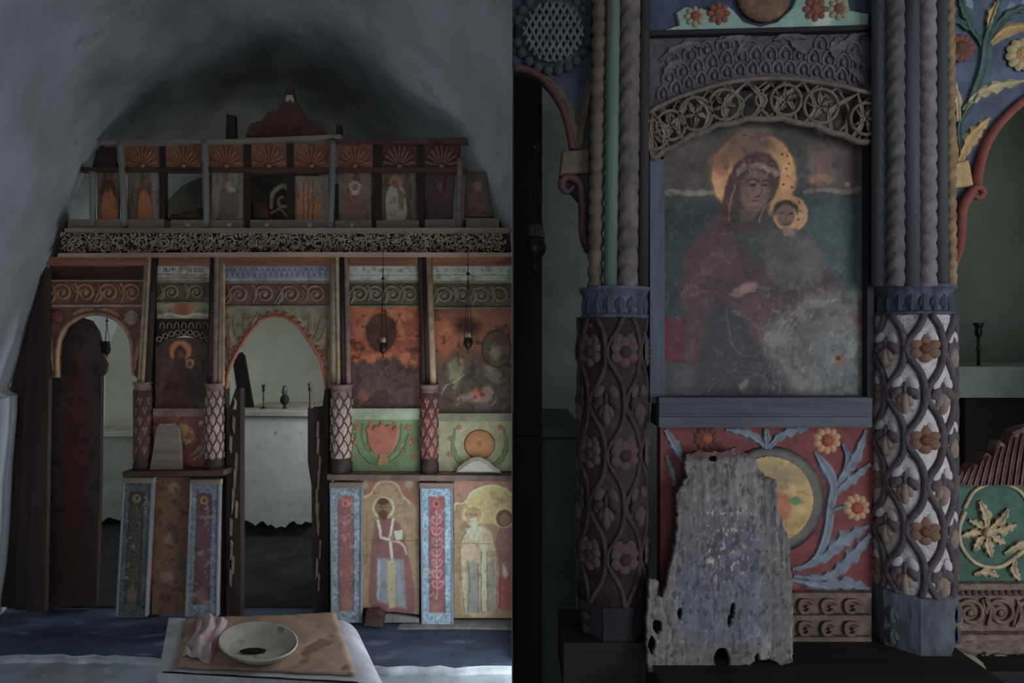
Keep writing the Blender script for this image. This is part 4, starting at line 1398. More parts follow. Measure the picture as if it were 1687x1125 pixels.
# ================================================================ THE WHOLE SCREEN (left-hand bay)
Y0 = 3.60
KL = 0.30
l_dark = wood('screen_dark_wood', (38, 29, 26), False, scale=10, var=0.5)
l_dark_h = wood('screen_dark_beam', (52, 38, 32), True, scale=10, var=0.5)
l_grey = wood('weathered_grey_post', (82, 82, 84), False, scale=14, var=0.3)
l_greyh = wood('weathered_grey_rail', (92, 82, 74), True, scale=12, var=0.4)
l_pale = wood('pale_worn_ledge', (122, 100, 82), True, scale=12, var=0.35)
l_orange = wood('orange_painted_beam', (100, 62, 42), True, scale=8, var=0.45, spot=((78, 44, 30), 9, 0.6))
l_shell = mat('orange_brown_shell', (98, 64, 42), scale=14, var=0.4)
l_ray = mat('orange_shell_ray', (112, 74, 50), scale=14, var=0.4)
l_openw = mat('dusty_pierced_foliage', (112, 100, 84), scale=20, var=0.5)
l_maroon = mat('dull_maroon_wood', (62, 42, 38), scale=10, var=0.4)
l_scroll = mat('tan_scroll_relief', (108, 84, 62), scale=14, var=0.35)
l_scroll_bg = mat('rust_scroll_ground', (80, 55, 42), scale=10, var=0.4)
l_scroll_g = mat('sage_scroll_relief', (92, 86, 68), scale=14, var=0.35)
l_scroll_gbg = mat('dark_sage_ground', (66, 60, 46), scale=10, var=0.4)
l_arch_red = mat('red_orange_arch_rim', (122, 62, 44), scale=14, var=0.35)
l_gold = mat('screen_old_gold', (118, 98, 70), scale=14, var=0.35)
l_green = mat('screen_moss_green', (92, 86, 66), scale=14, var=0.35)
l_mauve = mat('screen_mauve', (92, 72, 70), scale=14, var=0.35)
l_black = mat('sooty_black', (16, 14, 15), scale=8, var=0.4)
def rail(name, pts, Y, th, m, label, cat, bev=0.0, group=None):
    mb = MB(); mb.prism(pts, Y, th, bev)
    return single(name, mb, m, label, cat, group)

# ---- timber skeleton behind the boards
tf = thing('screen_frame', 'dark upright timbers and crossbeams that carry the painted screen', 'frame', P(440, 1022, 3.68))
for a, b in ((238, 262), (344, 371), (550, 578), (687, 716)):
    y1 = 1018 if a not in (238, ) else 1018
    mb = MB(); mb.pbox(a, 424, b, y1, 3.665, 0.06); part('post', mb, l_dark, tf)
mb = MB(); mb.pbox(80, 420, 843, 466, 3.672, 0.05); part('crossbeam', mb, l_dark_h, tf)
mb = MB(); mb.pbox(92, 362, 843, 420, 3.672, 0.05); part('crossbeam', mb, l_dark_h, tf)
mb = MB(); mb.pbox(544, 668, 843, 792, 3.672, 0.05); part('crossbeam', mb, l_dark_h, tf)
mb = MB(); mb.pbox(240, 668, 370, 792, 3.672, 0.05); part('crossbeam', mb, l_dark_h, tf)

# ---- upper tier: top rail, shell panels, posts, small icons
rail('top_rail', [(166, 238), (166, 231), (380, 229), (562, 221), (562, 227), (380, 235)], 3.565, 0.05, l_greyh, 'thin pale rail along the top of the small icon tier', 'rail')
rail('top_rail', [(545, 236), (545, 229), (770, 226), (772, 236)], 3.585, 0.04, l_maroon, 'dull maroon rail above the dark tilted small icons', 'rail')
rail('shelf_rail', [(128, 282), (128, 275), (770, 276), (770, 284)], 3.60, 0.05, l_dark_h, 'dark rail between carved shells and the small icons', 'rail')
def fan(x0, y0, x1, y1, label, bright):
    t = thing('shell_panel', label, 'carved panel', P((x0 + x1) / 2, y1, Y0), 'shell panels of the upper tier')
    mm, mr = (l_shell, l_ray) if bright else (l_maroon, l_mauve)
    mb = MB(); mb.pbox(x0, y0, x1, y1, Y0 + 0.01, 0.03); part('board', mb, mm, t)
    cx, cy = (x0 + x1) / 2, y1 - 4
    n = 9
    for k in range(n):
        a = math.pi * (0.06 + 0.88 * k / (n - 1))
        Lx, Ly = (x1 - x0) * 0.46, (y1 - y0) * 0.84
        mb = MB()
        mb.leaf([(cx + 6 * math.cos(a), cy - 5 * math.sin(a)), (cx + Lx * 0.6 * math.cos(a), cy - Ly * 0.6 * math.sin(a)), (cx + Lx * math.cos(a), cy - Ly * math.sin(a))], [1.2, 2.6, 2.2], Y0 + 0.01, 0.014, n=6)
        part('ray', mb, mr, t)
    mb = MB(); mb.dome(cx, cy, 6, 5, Y0 + 0.01, 0.015, 8, 2); part('shell_heart', mb, mr, t, True)
fans = [(207, 262, 'first orange shell panel next to the grey corner post', 1), (273, 331, 'orange shell panel with broad upright rays above the empty niche', 1), (345, 401, 'deep orange shell panel above the faded grey icon', 1),
        (414, 472, 'orange shell panel above the niche with a fallen scroll', 1), (484, 543, 'orange shell panel above the icon with orange streaks', 1), (556, 614, 'brown shell panel above the small reddish figure icon', 1),
        (629, 687, 'maroon shell panel above the pale robed saint', 0), (698, 758, 'maroon shell panel above the dark tilted icon', 0)]
for a, b, lb, br in fans:
    fan(a, 237, b, 277, lb, br)
mb = MB(); mb.prism([(150, 282), (158, 250), (166, 240), (190, 240), (190, 282)], 3.62, 0.03)
single('broken_end_board', mb, l_dark, 'dark broken end board beside the plaster above the first small icon', 'panel')
def post(pts, label, m=l_grey, Y=3.575, group='slender posts of the upper tier'):
    (xt, yt, xb, yb, hw) = pts
    z1, z0 = P(xt, yt, Y), P(xb, yb, Y)
    r = W(hw, Y)
    mb = MB()
    N = 14
    prof = [1.15, 1.15, 0.95, 1.0, 1.0, 1.0, 0.98, 0.98, 0.98, 1.0, 0.8, 1.15, 1.0, 1.0, 1.1]
    mb.tube([z0.lerp(z1, i / N) for i in range(N + 1)], [r * prof[i] for i in range(N + 1)], 10)
    single('slender_post', mb, m, label, 'post', group, True)
post((152, 283, 153, 373, 4.5), 'grey slender post beside the first small orange icon')
post((198, 234, 206, 373, 5), 'leaning grey slender post between the two orange figure icons')
post((337, 232, 341, 375, 5.2), 'grey slender post between the empty niche and the faded grey icon')
post((549, 232, 545, 377, 5.2), 'pale grey slender post beside the icon with orange streaks')
post((758, 262, 756, 372, 4.5), 'dim slender post between the two dark tilted icons', l_mauve)
for a, b, lb in ((262, 272, 'dark upright board between the first two orange shells'), (401, 413, 'dark upright board right of the faded grey icon'), (472, 484, 'dark upright board beside the fallen scroll'),
                 (614, 628, 'dark upright board between reddish figure and pale saint'), (687, 699, 'dark upright board between pale saint and tilted icon')):
    lb = lb.replace('right of', 'beyond')
    rail('upright_board', [(a, 374), (b, 374), (b, 236), (a, 236)], 3.607, 0.03, l_dark, lb, 'board', group='dark upright boards of the upper tier')

def small_icon(label, x0, y0, x1, y1, base, paint, Y=3.625, tilt=None):
    t = thing('small_icon', label, 'icon', P((x0 + x1) / 2, y1, Y), 'small icons of the upper tier')
    outline = tilt or [(x0, y1), (x1, y1), (x1, y0), (x0, y0)]
    mb = MB(); mb.prism(outline, Y + 0.001, 0.015); part('board', mb, l_dark, t)
    xs = [p[0] for p in outline]; ys = [p[1] for p in outline]
    c = Canvas(min(xs), min(ys), max(xs), max(ys), base, 1.2, warp=3, seed=int(x0))
    c.blend(sstep(0.5, 0.7, fnoise(c.GX * 3, c.GY * 0.3, 14, int(x0) + 4)), tuple(v * 0.62 for v in base), 0.6)
    paint(c)
    c.flecks(tuple(v * 0.5 for v in base), 9, 0.62, 0.28, 6)
    c.build('painted_surface', Y, t, outline=(lambda X, Y_: in_poly(X, Y_, outline)) if tilt else None)
def fig(c, cx, ytop, ybot, w, robe, skin=(110, 78, 60), halo=None):
    h = ybot - ytop
    c.poly([(cx - w * 0.5, ybot), (cx - w * 0.55, ytop + h * 0.5), (cx - w * 0.3, ytop + h * 0.24), (cx + w * 0.3, ytop + h * 0.24), (cx + w * 0.55, ytop + h * 0.5), (cx + w * 0.5, ybot)], robe, 1.5, 0.95, True)
    if halo: c.ell(cx, ytop + h * 0.13, w * 0.36, w * 0.36, halo, 0.15)
    c.ell(cx, ytop + h * 0.13, w * 0.18, w * 0.23, skin, 0.2)
def ic1(c):
    c.ell(178, 318, 15, 22, (66, 42, 30), 0.2).poly([(167, 360), (168, 330), (178, 305), (190, 330), (192, 360)], (140, 76, 30), 2, 0.95, True); c.ell(178, 312, 4, 6, (80, 46, 34), 0.3)
def ic2(c):
    c.poly([(222, 360), (226, 320), (236, 302), (248, 318), (250, 360)], (84, 52, 36), 2, 0.9, True).poly([(226, 360), (230, 322), (238, 312), (247, 325), (248, 360)], (138, 78, 32), 2, 0.9, True)
    c.ell(236, 308, 4, 6, (90, 56, 40), 0.3).blend(sstep(249, 253, c.X), (112, 106, 98), 0.7)
def ic4(c):
    c.poly([(362, 358), (364, 312), (376, 296), (390, 312), (392, 358)], (78, 64, 56), 4, 0.7, True).ell(378, 306, 8, 7, (128, 104, 86), 0.5, 0.8).ell(383, 312, 6, 5, (146, 124, 104), 0.5, 0.7)
def ic6(c):
    for x, y in ((492, 330), (497, 318), (503, 306), (509, 322), (515, 312), (521, 330), (527, 336)):
        c.line([(x, 362), (x, y)], 3.4, (146, 82, 40), 0.85)
    for x in (500, 508, 516):
        c.line([(x, 300), (x, 362)], 0.9, (52, 36, 28), 0.8)
def ic7(c):
    fig(c, 585, 300, 362, 28, (98, 70, 58), halo=(132, 112, 96)); c.ell(585, 318, 7, 4, (156, 140, 124), 0.5, 0.7)
def ic8(c):
    fig(c, 652, 290, 362, 30, (138, 124, 102), halo=(126, 86, 58)); c.line([(658, 314), (654, 330)], 1.2, (176, 160, 120)); c.poly([(656, 305), (668, 322), (664, 345), (654, 330)], (84, 76, 56), 2, 0.8)
def ic9(c):
    fig(c, 724, 300, 362, 26, (64, 46, 48), skin=(86, 66, 64))
def ic10(c):
    fig(c, 787, 300, 358, 26, (82, 66, 58), halo=(92, 78, 66)); c.ell(788, 344, 12, 8, (96, 62, 58), 0.5, 0.6)
small_icon('small grey icon with one orange robed figure beside the corner post', 160, 282, 195, 361, (84, 74, 66), ic1)
small_icon('small icon of orange robed figure, half grey bare wood', 210, 283, 268, 361, (86, 74, 66), ic2)
small_icon('small faded grey icon with pale worn patch at its middle', 349, 283, 402, 361, (104, 96, 86), ic4)
small_icon('small grey icon with orange paint running in streaks', 483, 290, 541, 363, (104, 90, 76), ic6)
small_icon('small icon of reddish figure with pale halo', 558, 284, 612, 364, (94, 78, 64), ic7)
small_icon('small icon of saint in pale robe holding a staff', 628, 282, 686, 363, (84, 74, 60), ic8)
small_icon('small dark purple icon leaning sideways', 694, 280, 750, 361, (66, 48, 48), ic9, 3.64, [(694, 361), (745, 361), (750, 280), (712, 280)])
small_icon('small dark brown icon at the plaster with leaning edge', 764, 280, 815, 358, (70, 58, 48), ic10, 3.64, [(764, 358), (814, 358), (800, 282), (768, 282)])
# niche leftovers
t = thing('fallen_scroll', 'fallen grey carved scroll lying in the open niche', 'carving', P(465, 362, 3.66))
mb = MB(); mb.ptube([(447, 345), (450, 318), (468, 306), (480, 320), (476, 338), (462, 340), (460, 328), (468, 324)], [3, 4, 5, 5, 4, 4, 3, 3], 3.66, 6, n=36); part('scroll', mb, l_greyh, t, True)
mb = MB(); mb.ptube([(446, 352), (462, 345), (476, 360)], 2.6, 3.65, 6, n=10); part('broken_stem', mb, l_greyh, t, True)
def heap(name, label, pts, Y, m, cat):
    mb = MB(); mb.prism(pts, Y, 0.10, bev=0.02)
    single(name, mb, m, label, cat)
heap('debris_heap', 'small dark heap of dust and splinters in the empty niche', [(274, 361), (280, 351), (292, 352), (300, 346), (316, 348), (326, 340), (331, 361)], 3.63, l_dark_h, 'debris')
heap('broken_carving', 'reddish broken carving standing beside the fallen scroll', [(415, 361), (413, 336), (424, 327), (432, 333), (440, 330), (446, 361)], 3.65, l_maroon, 'carving')

for i, (a, b, ya) in enumerate(((112, 206, 361), (210, 270, 361), (281, 401, 362), (412, 540, 362), (552, 612, 363), (620, 690, 363), (700, 762, 361), (768, 822, 360))):
    t = thing('icon_shelf', ['pale shelf board under the corner icon', 'pale shelf board under the half bare orange icon', 'shelf board with two pale rosettes under the empty niche', 'shelf board with two pale rosettes under the fallen scroll',
              'shelf board with one rosette under the reddish figure', 'shelf board under the pale robed saint', 'shelf board under the dark purple tilted icon', 'shelf board under the dark brown icon at the plaster'][i], 'shelf', P((a + b) / 2, 376, 3.57), 'shelf boards of the small icons')
    mb = MB(); mb.pbox(a, ya, b, 377, 3.575, 0.09); part('board', mb, l_greyh, t)
    for x in ((310, 378) if i == 2 else (440, 511) if i == 3 else (580,) if i == 4 else ()):
        mb = MB(); mb.dome(x, 371, 5, 5, 3.575, 0.012, 10, 2); part('rosette', mb, mat('pale_rosette', (140, 130, 118)), t, True)
rail('ledge_board', [(106, 382), (106, 376), (840, 375), (840, 383)], 3.53, 0.12, l_greyh, 'long thin ledge between the small icons and pierced foliage frieze', 'ledge')
# pierced foliage frieze
t = thing('foliage_frieze', 'long dark frieze of finely pierced foliage across the screen', 'carved panel', P(460, 416, 3.56))
mb = MB(); mb.prism([(94, 413), (104, 387), (838, 387), (842, 413)], 3.585, 0.05); part('board', mb, l_dark, t)
fo = MB()
rnd = random.Random(3)
for row in range(3):
    x = 104 + row * 3
    while x < 832:
        y = 389 + row * 10.5 + rnd.uniform(-2, 2)
        r = rnd.uniform(3.2, 5.6)
        a0 = rnd.uniform(0, 6.28)
        fo.ptube([(x + r * math.cos(a0 + q), y + r * math.sin(a0 + q)) for q in (0, 1.0, 2.0, 3.0, 4.0)], 1.1, 3.578 - rnd.uniform(0, 0.012), 4, n=7)
        a = rnd.uniform(0, 6.28)
        fo.leaf([(x, y), (x + 4 * math.cos(a), y + 4 * math.sin(a)), (x + 7 * math.cos(a + 0.4), y + 7 * math.sin(a + 0.4))], [0.8, 2.2, 0.5], 3.572, 0.012, n=5)
        x += rnd.uniform(5, 7.5)
part('pierced_foliage', fo, l_openw, t, True, kind='stuff')
scroll_row(t, 106, 832, 400, 11, 3.566, l_openw, 1.2, 37, 'vine_scroll', 1.4, False)
rail('ledge_board', [(94, 423), (96, 417), (470, 415), (843, 416), (843, 422), (470, 421)], 3.53, 0.12, l_pale, 'pale worn ledge directly above the orange beam', 'ledge')
t = thing('orange_beam', 'orange painted beam running above the column tops', 'beam', P(460, 438, 3.56))
for a, b in ((78, 240), (261, 347), (370, 543), (575, 688), (712, 843)):
    mb = MB(); mb.pbox(a, 423, b, 437, 3.585, 0.08); part('beam_length', mb, l_orange, t)

# finial with cross on the top
t = thing('crowning_finial', 'dark maroon stepped finial with painted pale highlight above the top rail', 'finial', P(476, 222, 3.62))
mb = MB(); mb.prism([(404, 224), (410, 204), (430, 198), (440, 184), (456, 180), (464, 166), (488, 166), (496, 182), (506, 196), (530, 206), (540, 222)], 3.62, 0.03, bev=0.006); part('pediment', mb, l_maroon, t)
mb = MB(); mb.prism([(464, 168), (470, 148), (472, 134), (476, 129), (481, 135), (483, 148), (488, 168)], 3.615, 0.03, bev=0.004); part('spire', mb, l_maroon, t)
mb = MB(); mb.prism([(469, 164), (472, 156), (481, 156), (484, 164), (481, 168), (477, 162), (473, 167)], 3.605, 0.012, bev=0.003); part('painted_highlight', mb, mat('painted_highlight', (140, 128, 120)), t)  # pale piece painted in as the highlight on the spire
rail('stump_board', [(372, 232), (388, 231), (387, 190), (373, 188)], 3.64, 0.03, l_dark, 'dark short board standing on top rail left of finial'.replace('left of', 'beside the maroon'), 'board')
rail('stump_board', [(553, 226), (563, 226), (562, 206), (554, 205)], 3.64, 0.03, l_dark, 'tiny dark stub on the end of the pale top rail', 'board')

# ---- columns
ZP = P(0, 776, 3.53).z
def lcolumn(label, top, bot, ysb, drum, ytop, strands, mg, mv, ml, n=6, per=33):
    x0, x1 = drum
    cx = (x0 + x1) / 2
    ct = math.cos(math.atan((cx - 843.5) / F)); x0, x1 = cx - (cx - x0) * ct, cx + (x1 - cx) * ct
    ZP = P(0, 783 if cx > 500 else 776, 3.52).z
    c = thing('screen_column', label, 'column', P(cx, 778, 3.59), 'columns of the painted screen')
    (a0, a1), (b0, b1) = top, bot
    for f0, f1, kind, m in strands:
        strand(c, kind, a0 + (a1 - a0) * f0, a0 + (a1 - a0) * f1, 424, b0 + (b1 - b0) * f0, b0 + (b1 - b0) * f1, ysb + 4, 3.60, m, 7, 1, 8)
    mb = MB()
    R = W((x1 - x0) / 2, 3.6); ctr = P(cx, 0, 3.6); ctr.z = 0
    z = lambda py: P(0, py, 3.6 - R).z
    mb.lathe([(R * 0.95, z(ytop + 12)), (R * 1.05, z(ytop + 10)), (R * 0.95, z(ytop + 8)), (R * 1.0, z(ytop + 3)), (R * 1.1, z(ytop + 1)), (R * 1.1, z(ytop - 2)), (R * 0.8, z(ytop - 2))], ctr, 18)
    part('capital', mb, l_mauve, c, True)
    drum_net(c, cx, ytop + 11, 757, (x1 - x0) / 2, 3.6, n, per, ytop + 28, 0.2, mg, mv, mv, mv, ml, mv, mv, False, None, 1.3)
    mb = MB()
    mb.lathe([(R * 1.1, ZP), (R * 1.1, z(766)), (R * 0.95, z(762)), (R * 1.05, z(757)), (R * 0.9, z(755))], ctr, 10)
    part('pedestal', mb, l_dark, c, True)
lw = mat('screen_chalk_white', (160, 138, 128), scale=20, var=0.25)
lv = mat('screen_dark_vine', (62, 44, 40), scale=20, var=0.3)
lr_ = mat('screen_red_ground', (92, 56, 50), scale=20, var=0.3)
lrr = mat('screen_dull_red', (64, 44, 42), scale=20, var=0.3)
lcolumn('slim column with dark red drum beside the left-hand door arch'.replace('left-hand ', 'dark leaf '), (239, 259), (226, 249), 630, (220, 250), 632,
        [(0.0, 0.30, 'plain', l_green), (0.28, 0.62, 'rope', l_gold), (0.60, 1.0, 'plain', l_dark)], lrr, lv, mat('screen_red_leaf', (88, 66, 62), scale=20), 6, 33)
lcolumn('column with brown white-flecked lattice drum between dark icon and altar arch', (347, 371), (341, 370), 632, (338, 369), 634,
        [(0.0, 0.34, 'plain', l_dark), (0.3, 0.64, 'rope', l_mauve), (0.62, 0.86, 'plain', l_green), (0.84, 1.0, 'rope', l_gold)], lw, lv, lw, 7, 30)
lcolumn('column with bright white lattice drum between altar arch and burnt icon', (543, 575), (545, 578), 632, (545, 580), 636,
        [(0.0, 0.30, 'plain', l_green), (0.28, 0.52, 'rope', l_gold), (0.50, 0.76, 'plain', l_dark), (0.74, 1.0, 'rope', l_mauve)], lw, lv, lw, 7, 30)
lcolumn('column with brick red drum between burnt icon and rider icon', (688, 712), (693, 719), 632, (693, 722), 636,
        [(0.0, 0.36, 'rope', l_dark), (0.32, 0.62, 'plain', l_dark), (0.58, 1.0, 'plain', l_gold)], lr_, lv, mat('screen_pink_leaf', (120, 74, 62), scale=20), 6, 32)

# ---- bay panels
def board_thing(name, label, cat, pts, Y, th, m, bev=0.0):
    xs = [p[0] for p in pts]; ys = [p[1] for p in pts]
    t = thing(name, label, cat, P((min(xs) + max(xs)) / 2, max(ys), Y))
    mb = MB(); mb.prism(pts, Y, th, bev); part('board', mb, m, t)
    return t
def R4(x0, y0, x1, y1):
    return [(x0, y1), (x1, y1), (x1, y0), (x0, y0)]
YP = 3.63
rail('lintel_board', R4(78, 437, 240, 461), 3.66, 0.02, l_dark_h, 'dark recessed lintel board over the dark leaf door arch', 'board')
for (x0, y0, x1, y1, lb, mg, mr, r) in ((80, 461, 240, 504, 'rust frieze of four tan leaf scrolls over the dark leaf door arch', l_scroll_bg, l_scroll, 16),
                                   (258, 463, 348, 500, 'sage brown scroll frieze over the dark mother and child icon', l_scroll_gbg, l_scroll_g, 13),
                                   (368, 464, 546, 506, 'tan and rust scroll frieze over the altar arch', l_scroll_bg, l_scroll_g, 16),
                                   (574, 463, 692, 506, 'dark sage scroll frieze over the burnt icon', l_scroll_gbg, l_scroll_g, 15),
                                   (712, 464, 843, 509, 'dark sage scroll frieze over the rider icon', l_scroll_gbg, l_scroll_g, 15)):
    t = board_thing('scroll_frieze', lb, 'carved panel', R4(x0, y0, x1, y1), YP, 0.02, mg)
    scroll_row(t, x0 + 4, x1 - 4, (y0 + y1) / 2, r, YP - 0.002, mr, 1.9, (x1 - x0 - 8) / (4 if x1 - x0 > 110 else 2), 'leaf_scroll', 1.5, True, mr)
    mb = MB(); mb.pbox(x0, y0, x1, y0 + 2.5, YP - 0.01, 0.012); part('fillet', mb, mr, t)
    mb = MB(); mb.pbox(x0, y1 - 2.5, x1, y1, YP - 0.01, 0.012); part('fillet', mb, mr, t)
def plaque(label, x0, y0, x1, y1, base, fn, Y=YP - 0.004, name='painted_band', cat='painted band', k=None):
    t = board_thing(name, label, cat, R4(x0, y0, x1, y1), Y + 0.001, 0.02, l_dark_h)
    c = Canvas(x0, y0, x1, y1, base, 1.1, warp=2.5, seed=int(x0 + y0))
    fn(c)
    if name != 'saint_panel': c.flecks(tuple(v * 0.55 for v in base), 12, 0.62, 0.45, 6).mottle(16, 0.2)
    else: c.flecks(tuple(v * 0.7 for v in base), 14, 0.64, 0.3, 6).mottle(24, 0.1)
    c.build('painted_surface', Y, t, k=k)
    return t
def p_ins(c):
    r = random.Random(8)
    x = 270
    while x < 336:
        if r.random() < 0.85:
            k = r.randint(0, 3)
            c.line([(x, 441), (x, 448)], 1.0, (58, 56, 52), 0.8)
            if k: c.line([(x, 441), (x + 3, 444 if k == 1 else 441)], 0.9, (58, 56, 52), 0.8)
            if k > 1: c.line([(x + 3, 441), (x + 3, 448)], 0.9, (58, 56, 52), 0.8)
        x += 5
    c.line([(258, 452), (348, 452)], 1.5, (84, 86, 76), 0.8, False)
    c.blend(sstep(453, 455, c.Y), (122, 112, 92), 0.8).line([(258, 458), (348, 458)], 0.8, (78, 70, 58), 0.8, False)
plaque('pale plaque with worn dark lettering over the dark mother and child icon', 258, 437, 348, 463, (138, 140, 128), p_ins)
def p_blue(c):
    for i in range(20):
        x = 374 + i * 9
        c.line([(x, 455), (x + 4, 442), (x + 8, 454)], 1.2, (64, 60, 74), 0.7); c.ell(x + 4, 448, 2, 2, (130, 112, 104), 0.4, 0.6)
    c.line([(368, 461), (546, 461)], 1.8, (128, 136, 132), 0.6, False)
plaque('slate blue patterned band over the altar arch', 368, 437, 546, 464, (96, 104, 116), p_blue)
def p_wg(c):
    c.line([(574, 453), (843, 453)], 1.2, (84, 98, 82), 0.8, False).blend(sstep(454, 456, c.Y), (116, 130, 108), 0.7)
    for x in range(585, 843, 15): c.ell(x, 445, 4, 3.4, (96, 112, 92), 0.5, 0.7)
plaque('pale green moulded band over the burnt icon', 574, 437, 692, 463, (146, 152, 132), p_wg)
plaque('pale green moulded band over the rider icon', 712, 438, 843, 464, (142, 150, 130), p_wg)
def p_flow(c):
    for x in (268, 280, 326, 338): c.ell(x, 514, 5, 5, (96, 78, 60), 0.3).ell(x, 514, 2, 2, (132, 78, 44), 0.4)
    c.ell(302, 508, 17, 12, (120, 66, 40), 0.2).line([(258, 521), (280, 517), (302, 522), (325, 517), (348, 521)], 2, (156, 150, 124), 0.9)
plaque('small flowered band with rust boss over the dark mother and child icon', 258, 500, 348, 525, (106, 102, 78), p_flow)
t = board_thing('carved_lunette', 'dark carved lunette with pierced arch over the mother and child icon', 'carved panel', [(258, 525), (348, 525), (348, 572), (330, 558), (303, 552), (276, 558), (258, 572)], YP - 0.002, 0.02, l_dark)
for k in range(9):
    x = 262 + k * 10.2; y = 553 + ((x - 303) / 45) ** 2 * 14 - 6
    mb = MB(); mb.ptube([(x + 4.2 * math.cos(a), y + 4.2 * math.sin(a)) for a in np.linspace(0, 6.28, 9)], 1.2, YP - 0.008, 4, n=12); part('pierced_ring', mb, l_scroll_g, t, True)
for k in range(7):
    x = 267 + k * 12
    mb = MB(); mb.ptube([(x - 4, 541), (x - 3, 534), (x, 531), (x + 3, 534), (x + 4, 541)], 1.1, YP - 0.006, 4, n=9); part('carved_loop', mb, l_mauve, t, True)
def p_virg(c):
    c.ell(297, 578, 18, 17, (150, 84, 36), 0.15).ell(313, 599, 7, 8, (150, 100, 48), 0.2)
    c.poly([(285, 600), (288, 578), (297, 568), (306, 580), (305, 600), (330, 640), (330, 672), (270, 672), (272, 630)], (54, 36, 34), 3, 0.95, True)
    c.ell(298, 583, 5, 7, (88, 62, 48), 0.3).ell(312, 600, 4, 5, (76, 52, 42), 0.3)
    c.blend(sstep(640, 670, c.Y) * sstep(300, 330, c.X), (78, 70, 66), 0.6)
plaque('dark icon of mother and child with glowing gold halo between the two arches', 256, 556, 349, 674, (60, 46, 42), p_virg, YP + 0.004, 'icon_painting', 'icon')
rail('moulded_rail', R4(252, 673, 345, 686), 3.60, 0.06, l_mauve, 'dull mauve rail under the dark mother and child icon', 'rail')
t = plaque('small rust panel with yellow half disc behind the worn plank', 252, 686, 345, 776, (104, 54, 44), lambda c: (c.ell(302, 716, 22, 22, (84, 76, 66), 0.1), c.ell(302, 716, 17, 17, (160, 112, 54), 0.12), c.line([(315, 750), (330, 735), (338, 710)], 3, (112, 108, 104), 0.8), c.line([(318, 757), (332, 748), (342, 735)], 3, (112, 108, 104), 0.8), c.ell(330, 697, 4, 4, (150, 110, 76), 0.4), c.ell(275, 700, 5, 5, (110, 70, 54), 0.4)), YP, 'acanthus_carving', 'carved panel')
mb = MB(); mb.prism([(246, 775), (252, 740), (257, 705), (262, 698), (285, 697), (294, 704), (298, 740), (299, 775)], 3.575, 0.02, bev=0.003)
single('worn_plank', mb, l_greyh, 'small worn grey plank leaning before the yellow half disc', 'plank')

# arch spandrel over the dark door leaf
arcA = [(94, 622), (94, 590), (97, 562), (108, 538), (130, 523), (157, 517), (182, 522), (202, 536), (214, 556), (218, 580), (219, 605), (221, 618)]
t = board_thing('arch_spandrel', 'rust arch over the dark door leaf with red and grey discs', 'arch', [(78, 505), (78, 622)] + arcA + [(240, 640), (240, 505)], YP - 0.004, 0.03, l_scroll_bg)
mb = MB(); mb.ptube(arcA, 3.0, YP - 0.006, 6, n=40); part('arch_rim', mb, l_scroll, t, True)
mb = MB(); mb.dome(94, 521, 12, 12, YP - 0.004, 0.02, 16, 3); part('red_disc', mb, mat('dull_red_disc', (86, 38, 32)), t, True)
mb = MB(); mb.dome(217, 523, 12, 13, YP - 0.004, 0.02, 16, 3); d_ = part('grey_disc', mb, mat('grey_disc', (112, 104, 94)), t, True)
for k in range(-2, 3):
    for s in (-1, 1):
        mb = MB(); mb.ptube([(217 + k * 4 - s * 6, 523 - 8 + abs(k)), (217 + k * 4 + s * 6, 523 + 8 - abs(k))], 0.9, YP - 0.022, 4, n=5); part('basket_strand', mb, l_scroll_g, d_)
for pts in ([(222, 610), (226, 580), (232, 550)], [(88, 612), (85, 580), (83, 550)], [(120, 518), (135, 511), (155, 509)], [(196, 520), (180, 511), (162, 509)]):
    acan(t, pts, [2, 4, 1.5], YP - 0.004, l_scroll, 0.012, 3)

# arch spandrel over the altar
arcC = [(373, 640), (375, 618), (384, 592), (392, 578), (400, 563), (409, 550), (417, 541), (430, 527), (444, 522), (457, 520), (470, 523), (482, 529), (492, 538), (499, 548), (508, 560), (519, 578), (528, 593), (533, 612), (538, 640)]
t = board_thing('arch_spandrel', 'floral painted arch with red orange rim framing the white altar', 'arch', [(367, 507), (367, 640)] + arcC + [(546, 640), (546, 507)], YP - 0.004, 0.03, mat('sage_spandrel_ground', (98, 92, 70), scale=12, var=0.4, spot=((78, 84, 100), 14, 0.58)))
mb = MB(); mb.ptube(arcC, 2.6, YP - 0.008, 6, n=60); part('arch_rim', mb, l_arch_red, t, True)
for k in range(1, 18):
    q = arcC[k]
    inst('scallop', unit('bead', l_orange), t, Rm(P(q[0] + (q[0] - 457) * 0.06, q[1] - 5, YP - 0.006), 0, 0, W(4.2, YP), sy=0.012))
for s in (-1, 1):
    for (dx, dy, dx2, dy2, m_) in ((58, 60, 72, 20, l_green), (62, 64, 80, 40, l_gold), (50, 50, 52, 14, l_scroll_g), (66, 80, 84, 62, l_orange), (44, 40, 30, 12, l_gold), (70, 96, 80, 74, l_orange)):
        acan(t, [(457 + s * dx, 507 + dy * 0.9), (457 + s * (dx + dx2) / 2 + 3 * s, 507 + (dy + dy2) / 2), (457 + s * dx2, 507 + dy2 * 0.8)], [1.5, 4, 1.5], YP - 0.004, m_, 0.012, 3)
    for fx, fy in ((46, 18), (64, 30), (80, 16), (76, 50)):
        flower(t, 457 + s * fx, 507 + fy, YP - 0.006, 4.5, 6, l_scroll, l_arch_red)
